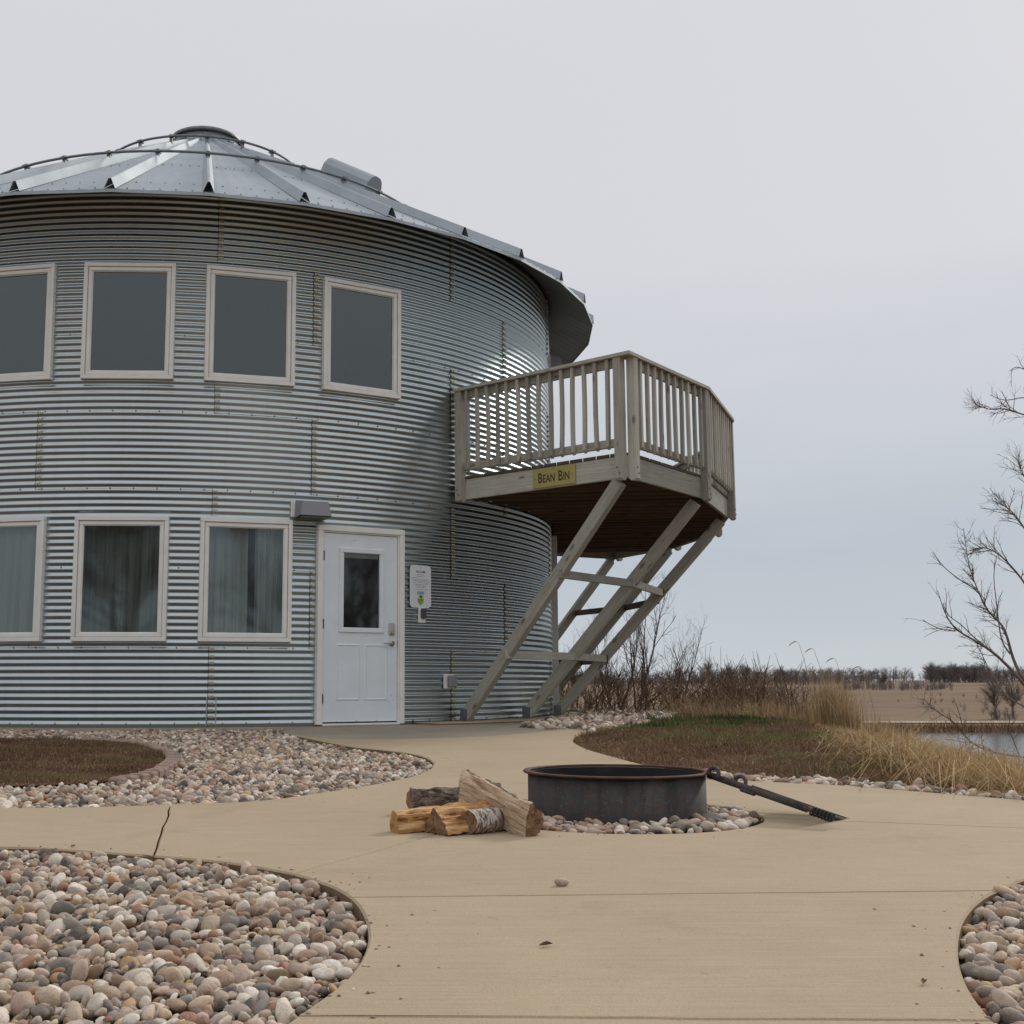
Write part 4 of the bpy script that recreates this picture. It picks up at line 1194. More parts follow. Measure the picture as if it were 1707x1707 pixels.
# embossed lower panels: raised field with sloping borders
for cx_ in (-.155, .185):
    for (w_, z0, z1, y_) in ((.115, .285, .83, -.0085),):
        a = w_
        leaf.add([(cx_-a-.028, -.0045, z0-.028), (cx_+a+.028, -.0045, z0-.028), (cx_+a+.028, -.0045, z1+.028), (cx_-a-.028, -.0045, z1+.028),
                  (cx_-a-.012, -.013, z0-.012), (cx_+a+.012, -.013, z0-.012), (cx_+a+.012, -.013, z1+.012), (cx_-a-.012, -.013, z1+.012),
                  (cx_-a, -.0065, z0), (cx_+a, -.0065, z0), (cx_+a, -.0065, z1), (cx_-a, -.0065, z1)],
                 [(0, 1, 5, 4), (1, 2, 6, 5), (2, 3, 7, 6), (3, 0, 4, 7), (4, 5, 9, 8), (5, 6, 10, 9), (6, 7, 11, 10), (7, 4, 8, 11), (8, 9, 10, 11)])
door = leaf.build('door', MAT['door_white'], bin_, DM)
door['label'] = 'white steel door with a half-height glass pane'
lf = MB(); ow, t_ = .03, .052
x0, x1, z0, z1 = gx0 - ow, gx1 + ow, gz0 - ow, gz1 + ow
lf.cbox(x0, x1, -.022, .02, z1 - t_, z1, .006); lf.cbox(x0, x1, -.022, .02, z0, z0 + t_, .006)
lf.cbox(x0, x0 + t_, -.0205, .02, z0 + t_, z1 - t_, .006); lf.cbox(x1 - t_, x1, -.0205, .02, z0 + t_, z1 - t_, .006)
lf.build('pane_frame', MAT['door_white'], door, DM)
MB().add([(gx0, .006, gz0), (gx1, .006, gz0), (gx1, .006, gz1), (gx0, .006, gz1)], [(0, 1, 2, 3)]).build('pane', MAT['glass'], door, DM)
bl = MB()
for k in range(7): bl.box(gx0 + .03, gx1 - .03, .012, .022, gz1 - .030 - k*.0072, gz1 - .0245 - k*.0072)
bl.build('raised_blind', MAT['blind'], door, DM)
for z in (.28, 1.06, 1.78):
    MB().tube([(-.451, -.014, z-.05), (-.451, -.014, z+.05)], .008, 8).box(-.449, -.440, -.012, .0, z-.05, z+.05).build('hinge', MAT['hinge'], door, DM)
# lever handle and keypad deadbolt
hd = MB().tube([(.375, -.004, .865), (.375, -.022, .865)], .030, 16).tube([(.375, -.02, .865), (.375, -.058, .865)], .011, 10)
hd.tube([(.377, -.056, .865), (.34, -.060, .867), (.29, -.058, .866), (.255, -.050, .862)], [.012, .011, .009, .007], 8)
hd.build('handle', MAT['nickel'], door, DM, True)
kp = MB().cbox(.338, .412, -.030, .0, .955, 1.085, .012)
kp.build('deadbolt_keypad', MAT['nickel'], door, DM)
MB().tube([(.375, -.028, .985), (.375, -.048, .985)], .019, 16).box(.371, .379, -.052, -.047, .968, 1.002).build('lock_cylinder', MAT['nickel'], door, DM)
MB().box(.444, .4475, -.008, .02, .83, .90).build('latch_plate', MAT['seam_black'], door, DM)
sc = MB()
for (x, z, w_, h_) in ((-.12, 1.955, .012, .004), (-.085, 1.958, .02, .005), (-.10, 1.95, .008, .003), (.37, .30, .004, .02), (.39, .26, .014, .004), (.35, .235, .004, .012)):
    sc.box(x, x + w_, -.0052, -.0046, z, z + h_)
sc.build('scuff_marks', MAT['ink_grey'], door, DM)['kind'] = 'stuff'

# trim of the doorway under the balcony, on the far side of the bin
MB().cbox(-.05, .05, -.10, .02, .03, 2.5, .006).build('doorway_trim', MAT['frame_vinyl'], bin_, wallM(78.0, BR, 0))

# ------------------------------------------------------------------ roof
ER, EZ, TS, NP = 5.66, 5.385, .556, 36
cr_ = .46
def rz(r_): return EZ + (ER - r_)*TS
half = R(5)
pan, rib = MB(), MB()
# one 10 degree panel, apex at local origin, between two ribs; straight eave
def ppt(r_, a, dz=0.): return (r_*math.cos(a)/math.cos(half), r_*math.sin(a)/math.cos(half), rz(r_) + dz) if False else (r_*math.cos(half)*1.0 * 1.0, r_*math.cos(half)*math.tan(a), rz(r_) + dz)
na = 10
prof = []
for i in range(na + 1):
    a = -half + 2*half*i/na
    prof.append(a)
radii = [ER, 4.8, 3.9, 3.0, 2.1, 1.2, cr_]
v, f = [], []
for r_ in radii:
    for i, a in enumerate(prof):
        v.append(ppt(r_, a, .006*(1 if i % 2 else 0)))
n = na + 1
for k in range(len(radii)-1):
    for i in range(na):
        f.append((k*n+i, (k+1)*n+i, (k+1)*n+i+1, k*n+i+1))
b = len(v)
for i, a in enumerate(prof):
    q = ppt(ER + .004, a, -.032); v.append(q)
for i in range(na): f.append((i, i+1, b+i+1, b+i))
pan.add(v, f)

# standing rib: folded V, open at the eave
def rib_pt(r_, side, hgt): return (r_, side, rz(r_ * math.cos(half)) + hgt)
rv, rf_ = [], []
rl = [ER + .015, 4.0, 2.2, cr_ + .02]
for r_ in rl:
    w_ = .058 * (1 if r_ > 2.5 else max(.35, r_/2.5)); h_ = .105 * (1 if r_ > 2.5 else max(.4, r_/2.5))
    rv += [rib_pt(r_, -w_, -.004), rib_pt(r_, -w_*.22, h_), rib_pt(r_, w_*.22, h_), rib_pt(r_, w_, -.004)]
for k in range(len(rl)-1):
    for i in range(3):
        a = k*4 + i; rf_.append((a, a+1, a+5, a+4))
rib.add(rv, rf_)
nf_ = len(pan.f)
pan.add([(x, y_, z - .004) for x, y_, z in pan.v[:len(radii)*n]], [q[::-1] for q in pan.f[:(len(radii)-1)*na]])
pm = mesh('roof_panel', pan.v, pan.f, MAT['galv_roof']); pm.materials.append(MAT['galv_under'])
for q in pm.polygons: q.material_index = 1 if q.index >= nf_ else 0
rm = mesh('rib', rib.v, rib.f, MAT['galv_roof'])
bm = MB()
for i in range(1, 6):
    for (r_, dz) in ((ER - .045, .006), (ER - .5, .006), (3.6, .006)):
        a = -half + 2*half*(i-.0)/6; q = ppt(r_, a, dz); s_ = .011
        bm.add([(q[0]-s_, q[1]-s_, q[2]-.002), (q[0]+s_, q[1]-s_, q[2]-.008), (q[0]+s_, q[1]+s_, q[2]-.008), (q[0]-s_, q[1]+s_, q[2]-.002), (q[0]+.004, q[1], q[2]+.014)], [(0, 1, 4), (1, 2, 4), (2, 3, 4), (3, 0, 4)])
bmm = mesh('panel_screws', bm.v, bm.f, MAT['galv_dark'])
for k in range(NP):
    M = Matrix.Translation((CX, CY, 0)) @ Matrix.Rotation(R(TH0 + .35 + 10*k + 5), 4, 'Z')
    q = obj('roof_panel', pm, bin_, M)
    obj('rib', rm, q, Matrix.Translation((CX, CY, 0)) @ Matrix.Rotation(R(TH0 + .35 + 10*k), 4, 'Z'))
    obj('panel_screws', bmm, q, M)['kind'] = 'stuff'
CM = Matrix.Translation((CX, CY, 0))
cz = rz(cr_)
collar = MB().lathe([(cr_ + .06, cz - .03), (cr_ + .02, cz + .04), (cr_ + .02, cz + .20), (cr_ - .02, cz + .20)], 48).build('roof_collar', MAT['galv_roof'], bin_, CM, True)
MB().lathe([(.02, cz + .26), (.3, cz + .252), (.47, cz + .212), (.515, cz + .185), (.515, cz + .135), (.50, cz + .135), (.50, cz + .18), (.02, cz + .215)], 48).build('roof_lid', MAT['galv_dark'], collar, CM, True)
for k in range(8):
    a = k*math.pi/4 + .2
    MB().box(-.05, .05, -.01, .012, 0, .06).build('collar_clip', MAT['galv_dark'], collar, CM @ Matrix.Rotation(a, 4, 'Z') @ Matrix.Translation((0, cr_ + .035, cz + .035)))
# safety rings carried on brackets at the ribs
br = mesh('bracket', *(lambda m: (m.v, m.f))(MB().box(-.012, .012, -.022, .022, -.10, .035).box(-.045, .045, -.03, .03, -.012, .012)), MAT['galv_dark'])
for (r_, lb) in ((3.43, 'lower safety ring'), (1.42, 'upper safety ring')):
    z = rz(r_) + .155
    pts = [(r_*math.cos(R(q)), r_*math.sin(R(q)), z) for q in range(0, 361, 3)]
    ro = MB().tube(pts, .017, 6, False).build('roof_ring', MAT['galv_dark'], bin_, CM, True)
    for k in range(NP if r_ > 2 else 18):
        st = 10 if r_ > 2 else 20
        obj('bracket', br, ro, CM @ Matrix.Rotation(R(TH0 + .35 + st*k), 4, 'Z') @ Matrix.Translation((r_, 0, z - .01)))
# roof ventilator hood on the right slope, behind the skyline
vm = CM @ Matrix.Rotation(R(TH0 + 50), 4, 'Z') @ Matrix.Translation((2.50, 0, rz(2.50))) @ Matrix.Rotation(math.atan(TS), 4, 'Y') @ Matrix.Scale(.80, 4)
hood = [(-.21, .0), (-.21, .20), (-.15, .30), (-.07, .345), (.07, .345), (.15, .30), (.21, .20), (.21, .0)]
hv = MB()
n = len(hood)
hv.v = [(-.55, y_, z_ + .12) for y_, z_ in hood] + [(.50, y_, z_ + .10) for y_, z_ in hood]
hv.f = [(i, i+1, i+1+n, i+n) for i in range(n-1)] + [tuple(range(n, 2*n)), tuple(range(n-1, -1, -1))]
ven = hv.build('roof_vent', MAT['galv_roof'], bin_, vm)
MB().box(-.45, .30, -.15, .15, -.05, .13).build('vent_throat', MAT['galv_roof'], ven, vm)
MB().box(-.40, .52, -.235, -.212, .085, .125).box(-.40, .52, .212, .235, .085, .125).build('vent_lip', MAT['galv_dark'], ven, vm)

# ------------------------------------------------------------------ balcony
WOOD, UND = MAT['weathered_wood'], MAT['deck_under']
AK = [35.7 + STEP*k for k in range(6)]
OR_, ZB, RIMH, DT = 7.39, 2.52, .235, .032
ZD = ZB + RIMH                                     # underside of deck boards
bal = empty('balcony', pol(72, BR + 1.2, 0), 'weathered wooden balcony on diagonal braces at the bin side', 'balcony')
V_ = [pol(AK[0], BR + .035, 0)] + [pol(a, OR_, 0) for a in AK] + [pol(AK[-1], BR + .035, 0)]
cen = Vector((CX, CY, 0))
mdir = (pol(72, 1, 0) - cen).normalized(); ndir = Vector((-mdir.y, mdir.x, 0))
polyMN = [((p - cen).dot(mdir), (p - cen).dot(ndir)) for p in V_]
def n_limits(u):
    """n-range of the outer outline at distance u along the middle direction"""
    ns = []
    pts = [(0, 0)] + polyMN[1:7]
    for i in range(len(pts)):
        (u0, n0), (u1, n1) = pts[i], pts[(i+1) % len(pts)]
        if (u0 - u)*(u1 - u) <= 0 and u0 != u1: ns.append(n0 + (n1-n0)*(u-u0)/(u1-u0))
    return (min(ns), max(ns)) if len(ns) >= 2 else None
def mn(u, n, z): q = cen + mdir*u + ndir*n; return (q.x, q.y, z)
u = 4.10
while u < 7.25:
    ua, ub = u + .003, u + .137
    la, lb_ = n_limits(ua), n_limits(ub)
    if la is None or lb_ is None: break
    ia = math.sqrt(max(0, (BR+.04)**2 - ua*ua)); ib = math.sqrt(max(0, (BR+.04)**2 - ub*ub))
    segs = [((la[0]-.012, -ia), (lb_[0]-.012, -ib)), ((ia, la[1]+.012), (ib, lb_[1]+.012))] if ia > .0 and ib > .0 else [((la[0]-.012, la[1]+.012), (lb_[0]-.012, lb_[1]+.012))]
    for (a0, a1), (b0, b1) in segs:
        if a1 - a0 < .02 and b1 - b0 < .02: continue
        z0, z1 = ZD + .001, ZD + DT
        vv = [mn(ua, a0, z0), mn(ub, b0, z0), mn(ub, b1, z0), mn(ua, a1, z0), mn(ua, a0, z1), mn(ub, b0, z1), mn(ub, b1, z1), mn(ua, a1, z1)]
        mid_ = Vector(mn((ua+ub)/2, (a0+a1+b0+b1)/4, ZD))
        M = Matrix((ndir, -mdir, Vector((0, 0, 1)))).transposed().to_4x4(); M.translation = mid_
        Mi = M.inverted()
        vv = [tuple(Mi @ Vector(q)) for q in vv]
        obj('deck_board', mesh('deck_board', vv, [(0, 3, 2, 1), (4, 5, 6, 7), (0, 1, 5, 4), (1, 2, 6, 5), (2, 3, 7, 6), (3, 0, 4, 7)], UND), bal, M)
    u += .14
# joists run outwards from the wall
nj = -3.4
while nj < 3.45:
    ui = math.sqrt(max(0, (BR+.05)**2 - nj*nj)) if abs(nj) < BR else None
    us = [q for q in np.linspace(4.0, 7.3, 200) if n_limits(q) and n_limits(q)[0] + .03 < nj < n_limits(q)[1] - .03]
    if ui and us:
        u1_ = max(us) - .03; u0_ = max(ui, min(us) + .02)
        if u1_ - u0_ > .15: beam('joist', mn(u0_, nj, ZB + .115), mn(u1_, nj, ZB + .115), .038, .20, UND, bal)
    nj += .30
# rim boards
for i in range(len(V_) - 1):
    a, b = V_[i].copy(), V_[i+1].copy(); d = (b-a).normalized(); o_ = Vector((d.y, -d.x, 0))
    if o_.dot((a+b)*.5 - (cen + mdir*5.5)) < 0: o_ = -o_
    off_ = o_ * -.020
    beam('rim_board', a + d*.004 + off_ + Vector((0, 0, ZB + RIMH/2)), b - d*.004 + off_ + Vector((0, 0, ZB + RIMH/2)), .038, RIMH - .002, WOOD, bal)
# posts: foot cut off at a slant, bolts at the foot
def post(p, d, o_, label=None):
    """p: point on the outer face of the rim, d along the rim, o_ outwards"""
    s_ = .0445; z0, z1 = ZB - .03, ZB + RIMH + 1.02
    M = Matrix((Vector((0, 0, 1)), d, o_)).transposed()
    if M.determinant() < 0: M = Matrix((Vector((0, 0, 1)), -d, o_)).transposed()
    M = M.to_4x4(); M.translation = p + Vector((0, 0, (z0+z1)/2)); h = (z1-z0)/2
    v = [(-h + .03, -s_, .001), (-h + .03, s_, .001), (-h, s_, .03), (-h, -s_, .03), (-h, -s_, 2*s_ - .022), (-h, s_, 2*s_ - .022), (-h + .022, s_, 2*s_), (-h + .022, -s_, 2*s_),
         (h, -s_, .001), (h, s_, .001), (h, s_, 2*s_), (h, -s_, 2*s_)]
    f = [(0, 3, 2, 1), (3, 4, 5, 2), (4, 7, 6, 5), (0, 1, 9, 8), (7, 11, 10, 6), (8, 9, 10, 11), (0, 8, 11, 7, 4, 3), (1, 2, 5, 6, 10, 9)]
    q = obj('post', mesh('post', v, f, WOOD), bal, M)
    for (dx, dz) in ((-.014, .075), (.016, .135)):
        bo = MB().tube([(0, 0, 2*s_ - .001), (0, 0, 2*s_ + .008)], .009, 8)
        bo.build('bolt', MAT['galv_dark'], q, M @ Matrix.Translation((-h + dz, dx, 0)))
segs = []
for i in range(len(V_) - 1):
    a, b = V_[i].copy(), V_[i+1].copy(); d = (b-a).normalized(); o_ = Vector((d.y, -d.x, 0))
    if o_.dot((a+b)*.5 - (cen + mdir*5.5)) < 0: o_ = -o_
    segs.append((a, b, d, o_))
for i, (a, b, d, o_) in enumerate(segs):
    if i == 0:
        post(a + d*.06, d, o_); post(b - d*.055, d, o_)
    elif i == 1:
        post(a + d*.055, d, o_); post(b - d*.03, d, o_)
    elif i == len(segs) - 1:
        post(a + d*.055, d, o_); post(b - d*.06, d, o_)
    else:
        post(b - d*(.03 if i < len(segs) - 2 else .055), d, o_)
ZT = ZB + RIMH + 1.02
for i, (a, b, d, o_) in enumerate(segs):
    up = Vector((0, 0, 1))
    s0 = .11 if i in (0, 1, len(segs)-1) else .02
    s1 = .11 if i in (0, len(segs)-1, len(segs)-2) else .08
    # cap, top rail, bottom rail
    e0, e1 = (0.0, .05) if i == 0 else ((.05, 0.) if i == len(segs)-1 else (.03, .03))
    ca, cb = a - d*(e0 if i else 0) + o_*.035, b + d*(e1 if i < len(segs)-1 else 0) + o_*.035
    # mitred cap board: plan outline between the bisectors
    w0, w1 = -.045, .105
    def bis(k):
        if k == 0 or k == len(V_)-1: return None
        return (segs[k-1][3] + segs[k][3]).normalized()
    def corner(k, w_):
        bq = bis(k); base = V_[k]
        if bq is None: return base + o_*w_
        return base + bq*(w_ / max(.3, bq.dot(o_)))
    c4 = [corner(i, w0) + d*.002, corner(i+1, w0) - d*.002, corner(i+1, w1) - d*.002, corner(i, w1) + d*.002]
    mid_ = (a+b)*.5
    M = Matrix((d, up.cross(d), up)).transposed().to_4x4(); M.translation = mid_ + up*ZT; Mi = M.inverted()
    vv = [tuple(Mi @ (q + up*(ZT + .001))) for q in c4] + [tuple(Mi @ (q + up*(ZT + .036))) for q in c4]
    ord_ = [(0, 3, 2, 1), (4, 5, 6, 7), (0, 1, 5, 4), (1, 2, 6, 5), (2, 3, 7, 6), (3, 0, 4, 7)]
    nrm = (c4[1]-c4[0]).cross(c4[3]-c4[0]).z
    if nrm < 0: ord_ = [q[::-1] for q in ord_]
    obj('rail_cap', mesh('rail_cap', vv, ord_, WOOD), bal, M)
    ra, rb = a + d*s0, b - d*s1
    beam('top_rail', ra + o_*.022 + up*(ZT - .048), rb + o_*.022 + up*(ZT - .048), .038, .088, WOOD, bal)
    zb_ = ZB + RIMH + .135
    beam('bottom_rail', ra + o_*.022 + up*zb_, rb + o_*.022 + up*zb_, .038, .088, WOOD, bal)
    L = (rb-ra).length; nb = max(2, int(round(L/.150)) - (0 if i == 0 else 1))
    for k in range(nb):
        t_ = (k + .5)/nb
        p = ra + d*(L*t_ + rnd.uniform(-.006, .006)) + o_*.062
        b0, b1 = rnd.uniform(-.012, .012), rnd.uniform(-.006, .006)
        z0, z1 = zb_ - .065, ZT - .004
        bow = rnd.uniform(-.008, .008) * (1 if rnd.random() < .8 else 2.6)
        s_ = .0185; v, f = [], []
        h = (z1-z0)/2
        for j in range(6):
            t2 = j/5; x = -h + 2*h*t2; y_ = b0*(1-t2) + b1*t2 + bow*math.sin(math.pi*t2)
            cut = .030 if j == 0 else 0
            v += [(x + cut*0, y_-s_, -s_), (x + cut*0, y_+s_, -s_), (x + cut, y_+s_, s_), (x + cut, y_-s_, s_)]
        for j in range(5):
            for m_ in range(4):
                a_ = j*4+m_; b_ = j*4+(m_+1) % 4; f.append((a_, b_, b_+4, a_+4))
        f += [(3, 2, 1, 0), (20, 21, 22, 23)]
        M = Matrix((up, o_.cross(up), o_)).transposed()
        M = M.to_4x4(); M.translation = p + up*((z0+z1)/2)
        obj('baluster', mesh('baluster', v, f, WOOD), bal, M)
# diagonal braces down to the footing and their cross members
brace_pts = []
for i, a in enumerate(AK):
    top = pol(a, OR_ - .10, ZB - .03); bot = pol(a, BR + .13, .075)
    tang = (pol(a + .1, 1, 0) - pol(a, 1, 0)).normalized()
    bq = beam('brace', bot, top, .090, .130, WOOD, bal)
    sh = MB().box(-.06, .06, -.055, .055, 0, .02).box(-.05, -.043, -.05, .05, .02, .13).box(.043, .05, -.05, .05, .02, .13)
    sh.build('brace_shoe', MAT['galv_dark'], bq, wallM(a, BR + .13, .024))
    brace_pts.append((bot, top))
    if i > 2:
        MB().box(-.05, .05, -.05, .05, -.05, .06).build('brace_bracket', MAT['galv_roof'], bq, wallM(a, OR_ - .12, ZB - .02))
for i in range(5):
    for t_ in (.30, .645):
        p = brace_pts[i][0].lerp(brace_pts[i][1], t_); q = brace_pts[i+1][0].lerp(brace_pts[i+1][1], t_)
        d = (q-p).normalized()
        nrm = (brace_pts[i][1] - brace_pts[i][0]).normalized().cross(d).normalized()
        if nrm.z > 0: nrm = -nrm
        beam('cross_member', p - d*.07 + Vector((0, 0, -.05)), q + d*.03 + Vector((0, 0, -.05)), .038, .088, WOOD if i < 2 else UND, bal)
# wood ledger strip under the deck against the wall
# ------------------------------------------------------------------ sign on the balcony
def text_mesh(txt, size, name):
    c_ = bpy.data.curves.new(name, 'FONT'); c_.body = txt; c_.size = size; c_.extrude = 0.0; c_.align_x = 'LEFT'; c_.offset = size*.012
    o = bpy.data.objects.new(name, c_); COL.objects.link(o)
    dg = bpy.context.evaluated_depsgraph_get(); dg.update()
    m = bpy.data.meshes.new_from_object(o.evaluated_get(dg)); bpy.data.objects.remove(o)
    xs_ = [q.co.x for q in m.vertices]
    return m, (min(xs_), max(xs_)) if xs_ else (0, 0)
def text_run(runs, mat, parent, M, cx_, base, sy=1.0, squeeze=1.0, name='lettering'):
    """runs: (text, size, gap after); one joined mesh lying in local XZ, facing -Y"""
    V, FF, x = [], [], 0.
    for (tx, sz, gap) in runs:
        m, (a, b) = text_mesh(tx, sz, name)
        n_ = len(V)
        V += [((q.co.x - a)*squeeze + x, q.co.y) for q in m.vertices]; FF += [tuple(i + n_ for i in pg.vertices) for pg in m.polygons]
        x += (b - a)*squeeze + gap
        bpy.data.meshes.remove(m)
    x -= runs[-1][2]
    mm = mesh(name, [(q[0] - x/2 + cx_, 0, q[1] + base) for q in V], FF, mat)
    return obj(name, mm, parent, M)
a, b, d, o_ = segs[0]
sp = a.lerp(b, .595) + o_*.004 + Vector((0, 0, ZB + .118))
SM = Matrix((d, -o_, Vector((0, 0, 1)))).transposed().to_4x4()
if SM.determinant() < 0: SM = Matrix((-d, -o_, Vector((0, 0, 1)))).transposed().to_4x4()
SM.translation = sp
sign = MB().cbox(-.285, .285, -.012, -.001, -.105, .105, .003).build('name_sign', MAT['sign_yellow'], None, SM)
tag(sign, 'yellow BEAN BIN sign on the balcony edge board', 'sign')
LM = SM @ Matrix.Translation((0, -.0135, 0))
text_run([('B', .155, .010), ('EAN', .122, .050), ('B', .155, .010), ('IN', .122, 0)], MAT['ink'], sign, LM, .0, -.052, squeeze=.72)
for x, z in ((-.255, .0), (.245, .0), (0, .088)):
    MB().tube([(x, -.010, z), (x, -.016, z)], .008, 8).build('screw', MAT['steel_bolt'], sign, SM)

# ------------------------------------------------------------------ things on the wall
def wall_light(phi, z, label, r_=BR):
    M = wallM(phi, r_, z)
    e_ = empty('wall_light', M.translation, label, 'wall light', 'floodlights on the bin wall')
    MB().cbox(-.20, .17, -.030, .0, -.075, .11, .006).build('mounting_plate', MAT['frame_vinyl'], e_, M)
    m = MB()
    m.add([(-.155, -.03, .105), (.185, -.03, .105), (.195, -.03, -.085), (-.165, -.03, -.085), (-.125, -.175, .085), (.165, -.175, .085), (.185, -.215, -.07), (-.155, -.215, -.07)],
          [(0, 1, 5, 4), (4, 5, 6, 7), (1, 2, 6, 5), (0, 4, 7, 3), (3, 2, 1, 0)])
    m.build('housing', MAT['plastic_grey'], e_, M)
    MB().box(-.14, .17, -.195, -.045, -.092, -.074).build('lens', MAT['lens_dark'], e_, M)
wall_light(13.3, 2.245, 'grey box-shaped wall light above the white door')
wall_light(76.5, 4.95, 'dark wall light under the eave behind the balcony')

WM_ = wallM(29.0, BR + .012, 1.50)
ws = MB(); rcx = []
for (cx_, cz_, a0) in ((.105, .19, 0), (-.105, .19, 90), (-.105, -.19, 180), (.105, -.19, 270)):
    for k in range(7):
        a = R(a0 + 15*k); rcx.append((cx_ + .045*math.cos(a), cz_ + .045*math.sin(a)))
n = len(rcx)
ws.add([(x, -.010, z) for x, z in rcx] + [(x, -.004, z) for x, z in rcx], [tuple(range(n)), tuple(range(2*n-1, n-1, -1))] + [(i, i+n, (i+1) % n + n, (i+1) % n) for i in range(n)])
wsign = ws.build('welcome_sign', MAT['sign_white'], None, WM_)
tag(wsign, 'white rounded welcome notice on the wall right of the door', 'sign')
text_run([('WELCOME', .034, 0)], MAT['ink'], wsign, WM_ @ Matrix.Translation((0, -.0112, 0)), 0, .150, squeeze=.85)
MB().tube([(0, -.009, .205), (0, -.014, .205)], .006, 8).build('screw', MAT['steel_bolt'], wsign, WM_)
ln = MB()
for (x0, x1, z) in ((-.045, .048, .128), (-.055, .055, .108), (-.125, -.045, .092), (-.12, .11, .074), (-.105, .125, .058), (-.11, .12, .040), (-.09, .10, .020), (-.075, .085, .003), (-.06, .06, -.014), (-.085, .10, -.036)):
    x = x0
    while x < x1 - .004:
        w_ = rnd.uniform(.008, .022); ln.add([(x, -.0112, z), (min(x+w_, x1), -.0112, z), (min(x+w_, x1), -.0112, z+.0045), (x, -.0112, z+.0045)], [(0, 1, 2, 3)]); x += w_ + .005
ln.build('fine_print', MAT['ink_grey'], wsign, WM_)['kind'] = 'stuff'
def flat(pts, y_): return MB().add([(x, y_, z) for x, z in pts], [tuple(range(len(pts)))])
flat([(-.05, -.055), (.05, -.055), (.05, -.088), (-.05, -.088)], -.0112).build('emblem_band', MAT['logo_blue'], wsign, WM_)
flat([(-.046, -.135), (.046, -.135), (.04, -.175), (.022, -.192), (0, -.212), (-.022, -.192), (-.04, -.175)][::-1], -.0112).build('emblem_base', MAT['logo_green'], wsign, WM_)
flat([(-.044, -.0885), (.044, -.0885), (.046, -.1345), (-.046, -.1345)][::-1], -.0112).build('emblem_field', MAT['logo_yellow'], wsign, WM_)
flat([(-.022, -.10), (-.004, -.104), (.012, -.098), (.022, -.108), (.012, -.128), (.004, -.152), (-.004, -.15), (.002, -.125), (-.012, -.115)][::-1], -.0122).build('emblem_mark', MAT['ink'], wsign, WM_)
KM = wallM(29.2, BR + .008, 1.185)
kb = MB().cbox(-.048, .048, -.022, .0, -.085, .085, .004).build('lock_box', MAT['frame_vinyl'], None, KM)
tag(kb, 'small dark-fronted box on pale plate below the welcome notice', 'lock box')
MB().cbox(-.026, .042, -.055, -.0225, -.038, .072, .008).build('cover', MAT['plastic_dark'], kb, KM)
OM = wallM(33.9, BR + .008, .455)
ob = MB().cbox(-.085, .075, -.020, .0, -.075, .085, .004).build('outlet_box', MAT['frame_vinyl'], None, OM)
tag(ob, 'outdoor outlet box low on the wall left of the first brace', 'outlet')
MB().cbox(-.045, .070, -.075, -.0205, -.060, .070, .010).build('cover', MAT['plastic_grey'], ob, OM)

# ------------------------------------------------------------------ fire ring with swing-out grate
gz = plane(RCY)
ring = empty('fire_ring', (RCX, RCY, gz - .05), 'rusty black steel fire ring with a folded-out grate', 'fire ring')
RM = Matrix.Translation((RCX, RCY, gz))
MB().lathe([(RR, -.05), (RR, RH), (RR - .006, RH), (RR - .006, -.05)], 96).build('ring_wall', MAT['rusty_steel'], ring, RM, True)
MB().lathe([(RR - .007, RH + .001), (RR + .018, RH + .001), (RR + .022, RH + .006), (RR + .018, RH + .011), (RR - .006, RH + .011)], 96, True).build('rim', MAT['rust_rim'], ring, RM, True)
MB().lathe([(RR - .0075, -.04), (RR - .0075, RH - .002)], 96).build('soot_lining', MAT['soot'], ring, RM, True)
MB().lathe([(RR - .01, -.03), (0.001, -.02)], 48).build('ash_bed', MAT['soil'], ring, RM)
# grate: frame and bars hinged on the right of the rim, resting on the patio
h0 = Vector((RCX + RR + .02, RCY, gz + RH - .02))
tipA = at(1392, 1360, 4.98); tipA.z = plane(tipA.y) + .040
hingeA = Vector((RCX + RR*.95, RCY - .16, gz + RH + .004)); 
gdir = (tipA - hingeA).normalized()
side = Vector((0.24, .97, -0.06)); side = (side - gdir*side.dot(gdir)).normalized()
GL = (tipA - hingeA).length
up_ = gdir.cross(side).normalized()
if up_.z < 0: up_ = -up_
def gp(a, b, c_=0.): return hingeA + gdir*a + side*b + up_*c_
gw = .36
gm = MB()
for b_ in (0., gw):
    q = [gp(a_, b_ + e1, c_) for a_ in (.0, GL*.80) for (e1, c_) in ((-.004, -.014), (.004, -.014), (.004, .014), (-.004, .014))]
    gm.add(q, [(0, 1, 2, 3), (7, 6, 5, 4), (0, 4, 5, 1), (1, 5, 6, 2), (2, 6, 7, 3), (3, 7, 4, 0)])
gm.tube([gp(.17, -.006), gp(.17, gw+.006)], .010, 8).tube([gp(GL*.78, -.006), gp(GL*.78, gw+.006)], .010, 8)
grate = gm.build('grate', MAT['rusty_steel'], ring, None, True)
nb = 15
for k in range(1, nb):
    b_ = gw*k/nb
    MB().tube([gp(.17, b_, .004), gp(GL*.79, b_, .004)], .0055, 6).build('grate_bar', MAT['rusty_steel'], grate, None, True)
def coil(p, ax, L, rad, wire, turns):
    ax = ax.normalized(); u_ = ax.orthogonal().normalized(); w_ = ax.cross(u_); pts = []
    n_ = int(turns*10)
    for i in range(n_+1):
        a_ = 2*math.pi*turns*i/n_; pts.append(p + ax*(L*i/n_) + u_*math.cos(a_)*rad + w_*math.sin(a_)*rad)
    return pts
